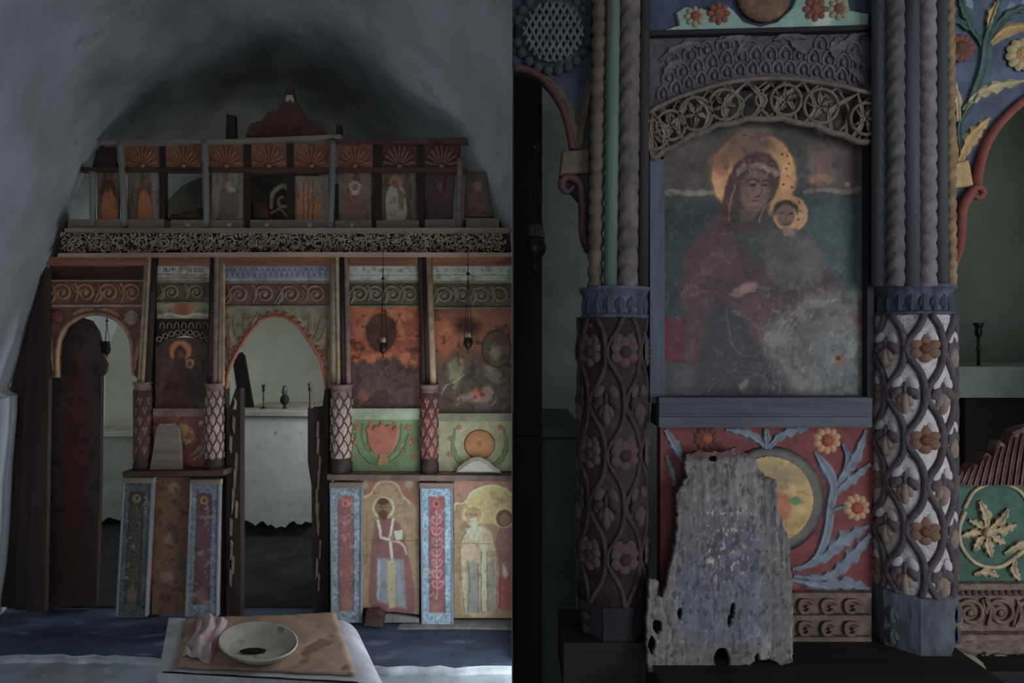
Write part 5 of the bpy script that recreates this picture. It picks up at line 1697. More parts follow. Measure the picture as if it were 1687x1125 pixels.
# carved door posts of the altar arch
for x0, x1, ya, lb in ((373, 396, 640, 'splintered dark door post beside the column with brown lattice drum'), (507, 541, 640, 'splintered dark door post beside the column with white lattice drum')):
    t = thing('door_post', lb, 'door post', P((x0 + x1) / 2, 1018, 3.60), 'door posts of the altar arch')
    xm = (x0 + x1) / 2
    mb = MB(); mb.prism([(x0, 1018), (x1, 1018), (x1, ya), (x1 - 8, ya), (x0 + 6, 668), (x0, 676)] if x0 < 400 else [(x0 + 8, 1018), (x1, 1018), (x1, ya), (x1 - 6, ya), (x1 - 10, 670), (x0, 672), (x0, 760), (x0 + 6, 800)], 3.64, 0.06); part('post', mb, l_dark, t)
    for k in range(10):
        y = 690 + k * 28 + random.uniform(-6, 6); x = xm + random.uniform(-6, 6)
        mb = MB(); mb.prism([(x - 2, y + random.uniform(20, 44)), (x + 1, y + 30), (x + 2.4, y + 4), (x - 1, y)], 3.63, 0.012); part('splinter', mb, l_greyh, t)
    mb = MB()
    if x0 > 400:
        mb.ptube([(514, 672), (513, 655), (516, 645), (512, 636), (511, 628)], [3, 2, 3, 2.4, 1], 3.64, 6, n=14)
    else:
        mb.ptube([(386, 674), (388, 662), (385, 655)], [3, 2, 1], 3.64, 6, n=10)
    part('finial', mb, l_gold, t, True)

# burnt icon and rider icon
def p_burnt(c):
    c.blend(1 - sstep(585, 602, c.Y + (fnoise(c.GX, c.GY * 0.4, 16, 5) - 0.5) * 46), (140, 70, 32))
    c.blend(sstep(0.5, 0.62, fnoise(c.GX, c.GY, 26, 15)) * (1 - sstep(575, 590, c.Y)), (100, 46, 26), 0.7)
    c.ell(628, 548, 27, 33, (56, 34, 28), 0.12, 0.95).ring(628, 548, 27, 1.4, (120, 64, 36), 0.6, ry=33)
    c.ell(668, 520, 12, 9, (156, 86, 44), 0.5, 0.8).ell(598, 655, 8, 12, (112, 56, 40), 0.5, 0.9)
    c.blend(sstep(0.5, 0.7, fnoise(c.GX * 2.4, c.GY * 0.3, 18, 25)) * sstep(600, 615, c.Y), (76, 58, 50), 0.6)
    c.line([(576, 510), (576, 670)], 2, (150, 84, 46), 0.8, False); c.line([(689, 510), (689, 670)], 2, (120, 66, 42), 0.8, False)
plaque('burnt icon, orange above and charred brown below, behind a hanging lamp', 573, 506, 693, 674, (64, 50, 44), p_burnt, YP + 0.002, 'icon_painting', 'icon')
def p_rider(c):
    c.blend(1 - sstep(560, 610, c.Y), (108, 60, 38), 0.9)
    c.ell(735, 556, 18, 26, (138, 70, 34), 0.6, 0.9).ell(772, 538, 20, 12, (46, 30, 26), 0.6, 0.9)
    c.ell(818, 575, 24, 30, (66, 56, 40), 0.12, 0.9).ring(818, 575, 24, 1.6, (40, 32, 26), 0.8, ry=30)
    c.ell(816, 580, 10, 13, (104, 96, 74), 0.5, 0.8)
    c.poly([(738, 600), (752, 588), (764, 596), (760, 622), (748, 640), (740, 625)], (98, 94, 62), 4, 0.85, True)
    c.poly([(752, 668), (758, 652), (790, 642), (806, 634), (812, 650), (800, 664), (770, 660)], (112, 96, 80), 4, 0.8, True)
    c.ell(790, 648, 12, 9, (126, 62, 44), 0.5, 0.9)
    c.poly([(795, 600), (815, 606), (830, 625), (815, 632), (800, 618)], (96, 88, 74), 3, 0.7, True)
    c.line([(728, 650), (734, 636), (750, 628), (764, 618)], 1.6, (120, 108, 86), 0.7).line([(806, 640), (818, 655), (810, 668)], 1.6, (112, 98, 84), 0.6)
plaque('dark icon of a rider on a pale horse behind a hanging lamp', 714, 510, 843, 682, (62, 52, 42), p_rider, YP + 0.002, 'icon_painting', 'icon')
rail('moulded_rail', R4(574, 673, 692, 691), 3.60, 0.06, mat('pale_sage_rail', (112, 122, 100), scale=10, var=0.3), 'pale sage rail under the burnt icon', 'rail')
rail('moulded_rail', R4(716, 681, 843, 694), 3.60, 0.06, mat('dull_sage_rail', (92, 92, 74), scale=10, var=0.3), 'dull sage rail under the rider icon', 'rail')
# flower dado panels
m_fg = mat('bright_moss_ground', (82, 100, 68), scale=8, var=0.3)
m_fl = mat('moss_leaf', (74, 96, 62), scale=12, var=0.3)
m_rf = mat('terracotta_bloom', (142, 74, 52), scale=14, var=0.3)
m_of = mat('golden_orange_bloom', (168, 112, 56), scale=14, var=0.25)
t = board_thing('floral_carving', 'moss green panel with terracotta urn-shaped bloom under the burnt icon', 'carved panel', R4(576, 691, 692, 776), YP, 0.02, m_fg)
mb = MB(); mb.prism([(612, 744), (606, 732), (605, 718), (602, 706), (608, 702), (613, 708), (618, 700), (624, 702), (628, 694), (634, 702), (641, 700), (646, 708), (652, 701), (657, 707), (654, 718), (653, 732), (647, 744), (638, 749), (621, 749)], YP - 0.012, 0.014, bev=0.006); part('bloom', mb, m_rf, t)
for s in (-1, 1):
    acan(t, [(630, 764), (630 + s * 22, 758), (630 + s * 38, 738), (630 + s * 44, 715)], [2, 4, 4, 2], YP, m_fl, 0.012, 4)
    acan(t, [(630, 762), (630 + s * 14, 752), (630 + s * 30, 728), (630 + s * 32, 700)], [2, 3, 3, 2], YP, m_fl, 0.012, 4)
    for x, y, r in ((42, 704, 6), (45, 728, 7), (20, 699, 5), (52, 752, 5), (32, 742, 5)):
        flower(t, 630 + s * x, y, YP, r, 7, m_rf, m_of)
mb = MB(); mb.prism([(622, 766), (626, 748), (636, 748), (640, 766)], YP - 0.01, 0.012); part('bloom_stem', mb, m_of, t)
t = board_thing('floral_carving', 'sage panel with round golden orange bloom behind the white stone', 'carved panel', R4(719, 694, 843, 776), YP, 0.02, mat('sage_ground', (110, 110, 80), scale=8, var=0.3))
c_ = inst('bloom', unit('core', m_rf), t, Rm(P(790, 730, YP - 0.004), 0, 0, W(14, YP)))
mb = MB(); mb.dome(790, 732, 26, 25, YP, 0.018, 22, 3); part('bloom_disc', mb, m_of, t, True)
for s in (-1, 1):
    acan(t, [(790 + s * 10, 770), (790 + s * 34, 758), (790 + s * 44, 735), (790 + s * 40, 706)], [2, 5, 4, 2], YP, m_fl, 0.012, 4)
    for x, y in ((34, 704), (48, 722), (50, 748)):
        if 790 + s * x < 838:
            flower(t, 790 + s * x, y, YP, 5, 6, m_rf, m_of)

# ---- parapet: ledges, pilasters, painted saints
rail('parapet_ledge', [(202, 786), (202, 777), (368, 775), (368, 784)], 3.52, 0.14, l_dark_h, 'dark ledge above the three narrow lower panels', 'ledge')
rail('parapet_ledge', [(539, 791), (539, 782), (843, 784), (843, 793)], 3.52, 0.14, mat('dusty_dark_ledge', (74, 62, 54), scale=10, var=0.4), 'dusty dark ledge carrying the white stone above the painted saints', 'ledge')
def lozenge_pilaster(label, top, bot, y0, y1, border, centre, flower_col, vine, Y=3.54):
    (a0, a1), (b0, b1) = top, bot
    t = thing('painted_pilaster', label, 'pilaster', P((b0 + b1) / 2, y1, Y), 'painted pilasters of the parapet')
    out = [(b0, y1), (b1, y1), (a1, y0), (a0, y0)]
    mb = MB(); mb.prism(out, Y + 0.001, 0.032); part('board', mb, l_greyh, t)
    c = Canvas(min(a0, b0), y0, max(a1, b1), y1, border, 1.1, warp=1.5, seed=int(a0) + 9)
    sh = lambda f, y: (a0 + (a1 - a0) * f) + ((b0 + (b1 - b0) * f) - (a0 + (a1 - a0) * f)) * (y - y0) / (y1 - y0)
    c.blend(sstep(0.52, 0.6, vnoise(c.GX * 1.0, c.GY, 2.3, 33)), tuple(min(255, v * 1.2) for v in border), 0.45)
    c.blend(sstep(0.55, 0.62, vnoise(c.GX, c.GY, 2.6, 43)), tuple(v * 0.65 for v in border), 0.45)
    ya, yb = y0 + 22, y1 - 20
    c.poly([(sh(0.27, yb), yb), (sh(0.73, yb), yb), (sh(0.73, ya), ya), (sh(0.27, ya), ya)], centre, 1.2)
    n = 8
    pts = [(sh(0.5 + 0.13 * (-1) ** i, ya + 26 + (yb - ya - 50) * i / n), ya + 26 + (yb - ya - 50) * i / n) for i in range(n + 1)]
    c.line([(sh(0.5, ya + 22), ya + 22), (sh(0.5, yb - 24), yb - 24)], 0.9, vine, 0.6, False)
    for i, (x, y) in enumerate(pts[1:-1]):
        x = sh(0.5, y)
        for s in (-1, 1):
            c.line([(x, y + 2), (x + s * 5, y), (x + s * 8, y - 7), (x + s * 5, y - 11), (x + s * 3, y - 7)], 0.9, vine, 0.65)
    c.ell(sh(0.5, ya + 12), ya + 12, 7, 7, flower_col, 0.2).ell(sh(0.5, ya + 12), ya + 12, 3, 3, tuple(v * 0.6 for v in flower_col), 0.3)
    c.ell(sh(0.5, yb - 14), yb - 14, 9, 14, (132, 104, 84), 0.6, 0.6)
    c.line([(sh(0.26, ya), ya), (sh(0.26, yb), yb)], 1.0, tuple(v * 0.5 for v in border), 0.8, False).line([(sh(0.74, ya), ya), (sh(0.74, yb), yb)], 1.0, tuple(v * 0.5 for v in border), 0.8, False)
    c.mottle(20, 0.18).flecks((150, 146, 140), 10, 0.66, 0.4, 8)
    c.build('painted_surface', Y, t, k=0.44, outline=lambda X, Y_: in_poly(X, Y_, out))
    for f0, f1 in ((0.0, 0.06), (0.94, 1.0)):
        mb = MB(); mb.prism([(sh(f0, y1), y1), (sh(f1, y1), y1), (sh(f1, y0), y0), (sh(f0, y0), y0)], Y - 0.006, 0.02, bev=0.002); part('border_strip', mb, l_pb, t)
    mb = MB(); mb.prism([(a0 - 1, y0 + 9), (a1 + 1, y0 + 9), (a1 + 1, y0), (a0 - 1, y0)], Y - 0.012, 0.03, bev=0.003); part('cap', mb, l_greyh, t)
l_pb = wood('pilaster_blue_edge', (84, 92, 100), False, scale=14, var=0.35)
lozenge_pilaster('dim grey-blue flowered pilaster with ragged foot beside the door opening', (203, 252), (190, 241), 787, 1016, (72, 78, 80), (58, 54, 48), (120, 104, 72), (98, 86, 64))
lozenge_pilaster('blue pilaster with plain plum centre beside the splintered door post', (313, 362), (304, 358), 790, 1016, (96, 104, 116), (82, 58, 62), (140, 100, 56), (88, 64, 64))
lozenge_pilaster('blue pilaster with faded red centre under the white lattice column', (543, 597), (545, 596), 795, 1026, (110, 126, 138), (116, 74, 70), (160, 84, 60), (136, 98, 90))
lozenge_pilaster('bright blue pilaster with white vine on red between the painted saints', (692, 746), (694, 747), 796, 1029, (116, 142, 162), (120, 66, 70), (146, 82, 72), (170, 150, 146))
t = plaque('dim brown lower panel with faint flowers between two blue pilasters', 250, 786, 314, 1012, (78, 60, 42), lambda c: [c.ell(x, y, 10, 10, col, 0.5, 0.7) for x, y, col in ((286, 803, (104, 92, 66)), (281, 868, (60, 40, 36)), (280, 886, (98, 84, 62)), (276, 950, (104, 96, 76)))], 3.585, 'lower_panel', 'painted panel')
c6 = lambda x, y: (414 + x / 2.419, 660 + y / 2.419)
def C6(*p): return [c6(*q) for q in p]
def p_saint(c):
    c.poly(C6((432, 310), (660, 310), (660, 420), (630, 405), (600, 375), (580, 335), (540, 318), (500, 330), (475, 370), (440, 385), (432, 390)), (130, 84, 66), 2, 0.8)
    c.line(C6((440, 385), (475, 372), (500, 332), (540, 318), (580, 335), (602, 378), (632, 408)), 2.0, (178, 148, 116), 0.9)
    for x, y in ((450, 335), (630, 330)): c.ell(*c6(x, y), 6, 7, (128, 132, 124), 0.4, 0.9)
    c.poly(C6((495, 475), (570, 475), (615, 560), (650, 850), (480, 835), (478, 600)), (112, 72, 72), 2.5, 0.85, True)
    c.poly(C6((500, 625), (605, 635), (618, 830), (500, 800)), (122, 138, 146), 3, 0.85)
    c.poly(C6((540, 640), (574, 640), (572, 825), (548, 825)), (166, 148, 104), 2, 0.9)
    c.line(C6((510, 640), (505, 790)), 1.6, (160, 170, 170), 0.6).line(C6((595, 640), (610, 790)), 1.6, (88, 100, 110), 0.6)
    c.ell(*c6(527, 427), 18, 18, (182, 164, 116), 0.08).ell(*c6(527, 427), 14.5, 14.5, (112, 92, 66), 0.1)
    c.ell(*c6(525, 428), 9, 12, (124, 92, 68), 0.2).ell(*c6(525, 402), 9, 6, (74, 52, 40), 0.3).ell(*c6(526, 456), 8, 8, (82, 58, 44), 0.3)
    c.line(C6((512, 425), (520, 425)), 1, (50, 36, 30)).line(C6((532, 425), (540, 425)), 1, (50, 36, 30)).line(C6((526, 425), (525, 440)), 0.9, (76, 54, 44))
    c.line(C6((505, 478), (518, 545), (552, 555)), 2.8, (186, 176, 156), 0.95, False).line(C6((565, 472), (552, 550), (562, 640)), 2.8, (186, 176, 156), 0.95, False)
    c.poly(C6((568, 520), (602, 512), (602, 550), (575, 560)), (186, 172, 144), 1.2, 0.95)
    c.line(C6((545, 555), (600, 570), (618, 610)), 2.2, (176, 160, 140), 0.8)
    c.ell(*c6(560, 545), 4, 3, (140, 106, 82), 0.3)
    c.line(C6((432, 555), (660, 558)), 0.8, (92, 72, 54), 0.7, False)
    c.poly([(593, 1015), (593, 1000), (606, 1001), (622, 1006), (650, 1008), (692, 1012), (692, 1015)], (30, 26, 24), 1.0)
    for x in (460, 640): c.line(C6((x, 420), (x, 830)), 0.7, (112, 92, 66), 0.5, False)
t = plaque('painted bishop saint with white stole and blue robe on a lower panel', 594, 787, 691, 1014, (138, 116, 84), p_saint, 3.575, 'saint_panel', 'painted panel', 0.5)
def p_two(c):
    c.poly(C6((790, 310), (1040, 310), (1040, 400), (1000, 345), (950, 335), (890, 360), (850, 410), (810, 420), (790, 420)), (140, 100, 84), 2, 0.8)
    c.poly(C6((850, 410), (885, 360), (950, 338), (1010, 350), (1040, 380), (1040, 480), (850, 480)), (176, 154, 92), 3, 0.85, True)
    c.line(C6((806, 436), (815, 410), (850, 406), (885, 362), (950, 338), (1010, 350), (1040, 378)), 2.2, (196, 172, 116), 0.9)
    c.poly(C6((835, 560), (860, 510), (920, 500), (965, 540), (980, 640), (975, 840), (850, 845), (835, 680)), (164, 150, 116), 3, 0.9, True)
    c.poly(C6((860, 640), (905, 650), (905, 845), (862, 845)), (112, 120, 118), 3, 0.8).poly(C6((940, 650), (972, 640), (972, 840), (940, 840)), (120, 124, 116), 3, 0.8)
    c.poly(C6((915, 560), (940, 560), (938, 840), (918, 840)), (176, 164, 128), 2, 0.9)
    c.line(C6((860, 510), (890, 565), (915, 510)), 3, (190, 178, 146), 0.9, False)
    c.ell(*c6(885, 455), 16.5, 16.5, (186, 166, 98), 0.08).ell(*c6(885, 455), 13.5, 13.5, (150, 128, 76), 0.1)
    c.ell(*c6(885, 458), 8, 11, (148, 118, 84), 0.2).poly(C6((870, 470), (900, 470), (895, 520), (885, 535), (875, 520)), (176, 164, 136), 1.5, 0.95, True)
    c.line(C6((875, 455), (882, 455)), 0.9, (64, 48, 36)).line(C6((890, 455), (897, 455)), 0.9, (64, 48, 36))
    c.poly(C6((975, 560), (990, 520), (1040, 500), (1040, 840), (985, 830), (990, 650)), (124, 84, 78), 2.5, 0.9)
    c.poly(C6((985, 700), (1015, 680), (1040, 720), (1040, 830), (985, 820)), (146, 66, 62), 2.5, 0.8)
    c.poly(C6((1005, 650), (1025, 690), (1010, 715), (1000, 690)), (186, 160, 140), 2, 0.9)
    c.ell(*c6(1005, 465), 17, 17, (184, 160, 98), 0.08).ell(*c6(1008, 468), 13.5, 14, (96, 70, 48), 0.1).ell(*c6(1010, 472), 8, 11, (130, 96, 72), 0.2)
    for ol in (((835, 560), (860, 510), (875, 500)), ((835, 560), (833, 680), (850, 845)), ((965, 540), (980, 640), (975, 840)), ((905, 650), (905, 845)), ((990, 520), (978, 560), (990, 650), (985, 830)), ((860, 640), (870, 720), (862, 845)), ((940, 600), (942, 840)), ((915, 600), (916, 840))):
        c.line(C6(*ol), 0.9, (84, 70, 54), 0.75)
    c.line(C6((790, 568), (1040, 570)), 0.8, (110, 92, 66), 0.7, False)
    c.line(C6((845, 640), (850, 700), (840, 760)), 1.6, (178, 164, 130), 0.7)
t = plaque('two painted saints, one white-bearded, under a yellow arch on a lower panel', 748, 788, 843, 1018, (134, 114, 78), p_two, 3.575, 'saint_panel', 'painted panel', 0.5)
# base timbers and rubble
rail('base_plank', [(655, 1046), (655, 1036), (690, 1034), (843, 1033), (843, 1047)], 3.50, 0.10, l_grey, 'pale grey base plank below the bright blue pilaster and two saints', 'plank')
mb = MB(); mb.prism([(600, 1032), (602, 1010), (622, 1008), (631, 1014), (629, 1034)], 3.49, 0.07, bev=0.006)
single('base_block', mb, l_dark_h, 'dark wood block at the foot of the bishop saint panel', 'block')
mb = MB(); mb.prism([(632, 1026), (634, 1014), (654, 1015), (690, 1020), (690, 1026)], 3.545, 0.028, bev=0.004)
single('base_block', mb, l_grey, 'grey broken sill piece at the foot of the bishop saint panel', 'block')
mb = MB()
rs = random.Random(4)
sp_ = [(750, 780), (753, 772), (766, 762), (776, 756), (790, 754), (804, 760), (812, 768), (824, 776), (825, 781)]
mb.prism([(x, y) for x, y in sp_], 3.55, 0.052, bev=0.02)
single('white_stone', mb, mat('white_limestone', (150, 146, 132), scale=10, var=0.2), 'white wedge-shaped stone lying on the dusty parapet ledge', 'stone')
# jamb boards against the plaster
for i, (pts, lb) in enumerate((([(2, 1000), (30, 1000), (50, 640), (62, 520), (62, 470), (44, 540), (14, 650)], 'dark rough jamb board tucked against the plaster wall'),
                               ([(24, 1005), (48, 1005), (66, 640), (76, 440), (60, 470), (46, 560), (38, 700)], 'dark jamb board beside the leaf door, next to the plaster board'),
                               ([(42, 1008), (74, 1008), (80, 640), (80, 440), (72, 448), (64, 640)], 'dark brown door jamb carrying the rust arch'))):
    rail('jamb_board', pts, 3.60 + (2 - i) * 0.03, 0.028, l_dark, lb, 'board', group='jamb boards at the plaster wall')

# ---- dark door leaf with painted figure
leaf_out = [(73, 1004), (73, 576), (84, 548), (104, 530), (128, 522), (148, 528), (160, 546), (167, 575), (169, 590), (174, 600), (172, 612), (166, 620), (164, 800), (158, 996)]
t = thing('door_leaf', 'dark half-open door leaf painted with a dark red figure', 'door', P(118, 1004, 3.74))
c = Canvas(70, 518, 178, 1006, (52, 44, 44), 1.5, warp=4, seed=71)
c.poly([(108, 640), (118, 600), (128, 582), (138, 600), (146, 640), (150, 760), (140, 960), (104, 960), (100, 760)], (62, 32, 32), 8, 0.9, True).ell(127, 596, 9, 12, (70, 42, 38), 0.4, 0.9)
c.ell(95, 640, 12, 40, (58, 46, 46), 0.7, 0.7).flecks((34, 28, 28), 20, 0.55, 0.5, 4).blend(sstep(780, 900, c.Y), (44, 34, 30), 0.7)
c.build('painted_surface', 3.739, t, outline=lambda X, Y_: in_poly(X, Y_, leaf_out))
mb = MB(); mb.prism(leaf_out, 3.741, 0.03); part('leaf_board', mb, l_dark, t)
mb = MB(); mb.pbox(168, 562, 176, 582, 3.735, 0.03); part('latch', mb, l_black, t)

# ---- sanctuary: altar, vessels, prothesis ledge
a_white = mat('altar_whitewash', (124, 128, 130), rough=0.85, scale=5, var=0.15, bump=0.5, spot=((84, 84, 86), 9, 0.68))
t = thing('altar_block', 'white masonry altar with ragged dark foot seen through the arch', 'altar', P(445, 890, 5.1))
top = [(392, 676), (500, 678), (524, 679)]
low = [(524, 858), (511, 861), (503, 859), (497, 864), (489, 863), (484, 858), (476, 862), (470, 869), (462, 867), (455, 870), (447, 864), (441, 866), (433, 858), (428, 860), (421, 866), (414, 861), (405, 857), (398, 862), (380, 858)]
mb = MB(); mb.prism([(380, 682), (524, 682)] + low, 5.10, 0.7); part('altar_body', mb, a_white, t)
mb = MB(); mb.prism([(378, 686), (527, 687), (527, 677), (378, 677)], 5.06, 0.78, bev=0.01); part('altar_slab', mb, mat('altar_slab_stone', (104, 106, 100), scale=6, var=0.25), t)
zf = 0.0
mb = MB(); mb.box(P(378, 0, 5.16).x, P(526, 0, 5.16).x, 5.16, 5.75, 0.0, P(0, 862, 5.16).z + 0.06); part('altar_foot', mb, mat('sooty_altar_foot', (40, 42, 46), scale=10, var=0.5), t)
mb = MB(); mb.prism([(394, 673), (384, 600), (385, 586), (397, 580), (402, 586), (417, 672)], 5.34, 0.03)
single('leaning_board', mb, l_black, 'black board leaning on the altar beside the candlestick', 'board')
candlestick('thin dark candlestick standing on the white altar', 434, 634, 673, 5.25, 5, l_black)
candlestick('slender dark cross-topped stand on the white altar beside the glass lamp', 510, 632, 674, 5.3, 5, l_black)
t = thing('oil_lamp', 'dark bulbous glass oil lamp standing on the white altar', 'oil lamp', P(469, 673, 5.25))
z5 = lambda py: P(0, py, 5.25).z
c5 = P(469, 0, 5.25); c5.z = 0
mb = MB(); mb.lathe([(W(5, 5.25), z5(673)), (W(3, 5.25), z5(671)), (W(2, 5.25), z5(667)), (W(6, 5.25), z5(664)), (W(7.5, 5.25), z5(658)), (W(5, 5.25), z5(652)), (W(2.5, 5.25), z5(650))], c5, 14); part('reservoir', mb, l_black, t, True)
mb = MB(); mb.lathe([(W(3, 5.25), z5(651)), (W(5, 5.25), z5(646)), (W(3.4, 5.25), z5(639)), (W(2.6, 5.25), z5(635)), (W(2.2, 5.25), z5(635))], c5, 14); part('glass_chimney', mb, m_glassd, t, True)
mb = MB(); mb.prism([(158, 1022), (232, 1022), (232, 716), (158, 716)], 5.45, 0.24); 
t = thing('prothesis_ledge', 'grey masonry ledge seen past the dark door leaf', 'ledge', P(195, 880, 5.45))
mb = MB(); mb.prism([(150, 856), (165, 862), (178, 852), (200, 858), (236, 850), (236, 718), (150, 718)], 5.45, 0.24); part('ledge_body', mb, mat('ledge_plaster', (92, 100, 96), scale=5, var=0.25), t)
mb = MB(); mb.prism([(148, 720), (238, 720), (238, 711), (148, 711)], 5.40, 0.29, bev=0.01); part('ledge_slab', mb, mat('ledge_slab_stone', (104, 108, 102), scale=5, var=0.25), t)
mb = MB(); mb.box(P(150, 0, 5.5).x, P(236, 0, 5.5).x, 5.5, 5.69, 0, P(0, 858, 5.5).z + 0.05); part('ledge_foot', mb, l_black, t)

# ---- hanging lamps in front of the screen
m_lampglass = mat('pale_lamp_glass', (170, 160, 140), rough=0.15, var=0.2, bump=0)
hanging_lamp('oil lamp with pale glass hanging before the burnt icon', 631, 458, 556, 590, 7, 3.45, m_brass, m_lampglass, 1.0)
hanging_lamp('oil lamp with pale glass hanging before the rider icon', 771, 450, 548, 582, 8, 3.45, m_brass, m_lampglass, 1.0)
hanging_lamp('dark oil lamp hanging in the opening past the dark door leaf', 176, 528, 566, 590, 5, 3.95, l_black, m_glassd, 1.0)
for cx, yy, lb in ((631, 442, 'thin cord of the lamp before the burnt icon'), (771, 434, 'thin cord of the lamp before the rider icon')):
    mb = MB(); mb.tube([P(cx, yy, 3.45), P(cx, 416, 3.53)], 0.002, 5)
    single('lamp_cord', mb, l_black, lb, 'cord')
mb = MB(); mb.tube([P(176, 512, 3.95), P(176, 490, 3.80), P(176, 460, 3.72)], 0.002, 5)
single('lamp_cord', mb, l_black, 'thin cord of the lamp past the dark door leaf', 'cord')
# ================================================================ TABLE IN FRONT OF THE SCREEN
ZT = 0.46
def TP(px, py, dz=0.0):
    p = G(px, py, ZT); p.z += dz
    return p
corn = [TP(268, 1108), TP(590, 1122), TP(548, 1014), TP(282, 1021)]
t = thing('small_table', 'low wooden table under paper and plastic in front of the step', 'table', Vector(((corn[0].x + corn[1].x) / 2, 2.4, -0.05)))
mb = MB()
n0 = len(mb.v)
for dz in (-0.03, -0.002):
    for q in corn: mb.v.append(q + Vector((0, 0, dz)))
mb.f += [[3, 2, 1, 0], [4, 5, 6, 7]] + [[i, (i + 1) % 4, 4 + (i + 1) % 4, 4 + i] for i in range(4)]
part('table_top', mb, l_dark_h, t)
cen = sum(corn, Vector((0, 0, 0))) / 4
for q in corn:
    p = q.lerp(cen, 0.12)
    mb = MB(); mb.box(p.x - 0.02, p.x + 0.02, p.y - 0.02, p.y + 0.02, -0.05, ZT - 0.03); part('leg', mb, l_dark, t)
# plastic sheet hanging over the edges
m_plastic = mat('cloudy_plastic', (112, 116, 124), rough=0.35, var=0.3, scale=6, bump=0.6, bscale=9)
def sheet(px0, fold, name, m, label, cat, outline, n=26, dz=0.004, amp=0.004, seed=5, thick=0.002):
    """thin sheet lying on the table: outline = 4 photo corners (near left, near right, far right, far left)"""
    a, b, c, d = [Vector(q) for q in outline]
    mb = MB()
    def fn(u, v):
        p = (a * (1 - u) + b * u) * (1 - v) + (d * (1 - u) + c * u) * v
        h = (fnoise(np.array(p.x * 100), np.array(p.y * 100), 9, seed) - 0.5) * 2 * amp
        return p + Vector((0, 0, max(dz * 0.6, dz + float(h))))
    mb.grid(fn, n, n)
    o = single(name, mb, m, label, cat, None, True)
    md = o.modifiers.new('thickness', 'SOLIDIFY'); md.thickness = thick; md.offset = 1
    return o
# plastic: flat part plus hanging right side and front
pl = MB()
def plastic(u, v):
    # u across from left edge to the hanging right lap, v from near to far
    if u < 0.75:
        s = u / 0.75
        p = (TP(262, 1106) * (1 - s) + TP(588, 1124) * s) * (1 - v) + (TP(278, 1019) * (1 - s) + TP(552, 1022) * s) * v
        z = 0.003
    else:
        s = (u - 0.75) / 0.25
        e = TP(588, 1124) * (1 - v) + TP(552, 1022) * v
        p = e + Vector((0.10 * math.sin(s * 1.57) + 0.03 * s, 0.02 * s, 0))
        z = 0.003 - 0.13 * s * s * (0.8 + 0.4 * v)
    z += (float(fnoise(np.array(p.x * 100), np.array(p.y * 100), 7, 6)) - 0.5) * 0.006
    return p + Vector((0, 0, z))
pl.grid(plastic, 40, 20)
o = single('plastic_sheet', pl, m_plastic, 'cloudy plastic sheet draped over the low table and hanging off its side', 'sheet', None, True)
pf = MB()
def front_lap(u, v):
    p = TP(262, 1106) * (1 - u) + TP(588, 1124) * u
    w = 0.012 * math.sin(u * 31) + 0.008 * math.sin(u * 13 + 1)
    return p + Vector((0, -0.012 - 0.012 * v + w * v, 0.002 - 0.16 * v))
pf.grid(front_lap, 60, 8)
o = single('cloth_lap', pf, mat('white_worn_cloth', (126, 130, 132), scale=8, var=0.35), 'whitish cloth hanging along the front edge of the low table', 'cloth', None, True)
# brown paper
m_paper = mat('brown_wrapping_paper', (104, 88, 73), rough=0.8, var=0.3, scale=7, bump=0.5, bscale=18, spot=((84, 62, 46), 6, 0.58))
sheet(None, None, 'brown_paper', m_paper, 'creased brown paper spread on the low table under the tray', 'paper', [TP(288, 1104), TP(588, 1116), TP(552, 1013), TP(306, 1022)], dz=0.010, amp=0.004, seed=8)
# enamel tray
tc = G(425.5, 1057, ZT + 0.056)
ed = G(359, 1057, ZT + 0.056)
RT = abs(tc.x - ed.x) * 0.93
tc.z = ZT + 0.016
t = thing('enamel_tray', 'round pale enamel tray with rolled rim on the brown paper', 'tray', tc)
c0 = Vector((tc.x, tc.y, tc.z))
def oval(a, r, dz):
    # the dish is a slightly oval one
    e = G(425.5 + 65 * math.cos(a), 1057 - 32 * math.sin(a), ZT + 0.056)
    return Vector((c0.x + (e.x - tc.x) * r, c0.y + (e.y - tc.y) * r, c0.z + dz))
class DishMB(MB):
    def lathe(self, prof, c, seg=48):
        b = len(self.v)
        for r, z in prof:
            self.v.extend(oval(2 * math.pi * k / seg, r / RT, z) for k in range(seg))
        for i in range(len(prof) - 1):
            for k in range(seg):
                k2 = (k + 1) % seg
                self.f.append([b + i * seg + k, b + i * seg + k2, b + (i + 1) * seg + k2, b + (i + 1) * seg + k])
        return self
mb = DishMB(); mb.lathe([(0.001, 0.0), (RT * 0.70, 0.0), (RT * 0.80, 0.008), (RT * 0.93, 0.030), (RT * 0.985, 0.034), (RT * 1.0, 0.038), (RT * 0.985, 0.042), (RT * 0.93, 0.038), (RT * 0.79, 0.014), (RT * 0.70, 0.006), (0.001, 0.006)], c0, 48)
part('dish', mb, mat('worn_enamel', (112, 110, 102), rough=0.45, var=0.25, scale=8, bump=0.2, spot=((82, 80, 76), 9, 0.62)), t, True)
mb = MB()
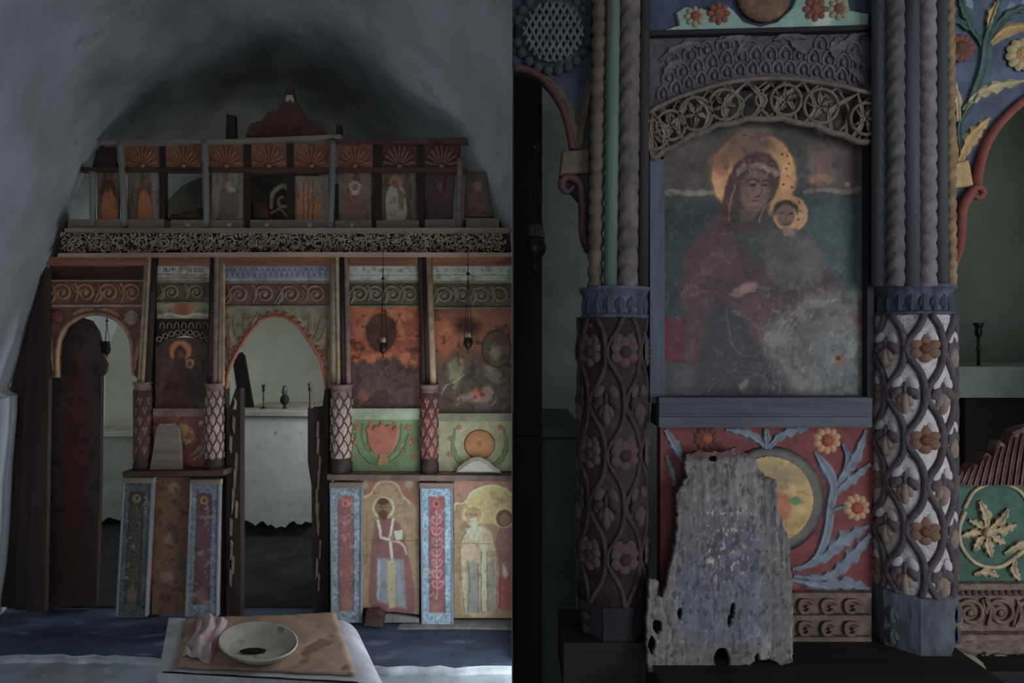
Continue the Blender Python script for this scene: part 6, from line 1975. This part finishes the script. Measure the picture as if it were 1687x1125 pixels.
mb.tube([oval(a, 0.985, 0.040) for a in np.linspace(0, 2 * math.pi, 49)], 0.004, 6); part('rim', mb, mat('pale_rim', (166, 162, 148), rough=0.4), t, True)
mb = MB()
p1 = TP(417, 1083, 0.026)
mb.lathe([(0.052, c0.z + 0.0075), (0.056, c0.z + 0.012), (0.044, c0.z + 0.017), (0.02, c0.z + 0.016)], Vector((p1.x, p1.y, 0)), 7, a0=0.4, sx=1.05, sy=0.36)
single('charred_scrap', mb, l_black, 'black charred scrap lying in the enamel tray', 'scrap')
mb = MB()
p2 = TP(428, 1047, 0.026)
mb.lathe([(0.016, c0.z + 0.007), (0.014, c0.z + 0.012), (0.004, c0.z + 0.016)], Vector((p2.x, p2.y, 0)), 9, sx=1.4)
single('wax_lump', mb, mat('dull_wax', (84, 80, 72)), 'small grey wax lump in the middle of the enamel tray', 'wax')
# crumpled cloth
m_cloth = mat('pinkish_grey_rag', (118, 106, 108), rough=0.9, var=0.2, scale=10, bump=0.4, bscale=60)
mb = MB()
TLc, TRc, BLc, BRc = TP(332, 1017), TP(374, 1026), TP(300, 1086), TP(344, 1098)
def rag(u, v):
    sidew = 1 + 0.12 * math.sin(v * 9)
    uu = 0.5 + (u - 0.5) * sidew
    p = (BLc * (1 - uu) + BRc * uu) * (1 - v) + (TLc * (1 - uu) + TRc * uu) * v
    e = min(1, 6 * min(u, 1 - u)) * min(1, 6 * min(v, 1 - v) + 0.25)
    f = 0.5 + 0.5 * math.sin(u * 13 + v * 3 + 1.2 * math.sin(v * 7))
    g = 0.5 + 0.5 * math.sin(v * 21 + u * 4) if v < 0.3 else 0.4
    h = 0.014 + e * (0.022 * f + 0.020 * g + 0.012 * float(fnoise(np.array(u * 100), np.array(v * 100), 22, 9)))
    return p + Vector((0, 0, h))
mb.grid(rag, 40, 60)
o = single('crumpled_rag', mb, m_cloth, 'crumpled pinkish grey rag lying beside the enamel tray', 'rag', None, True)
md = o.modifiers.new('thickness', 'SOLIDIFY'); md.thickness = 0.006; md.offset = -1
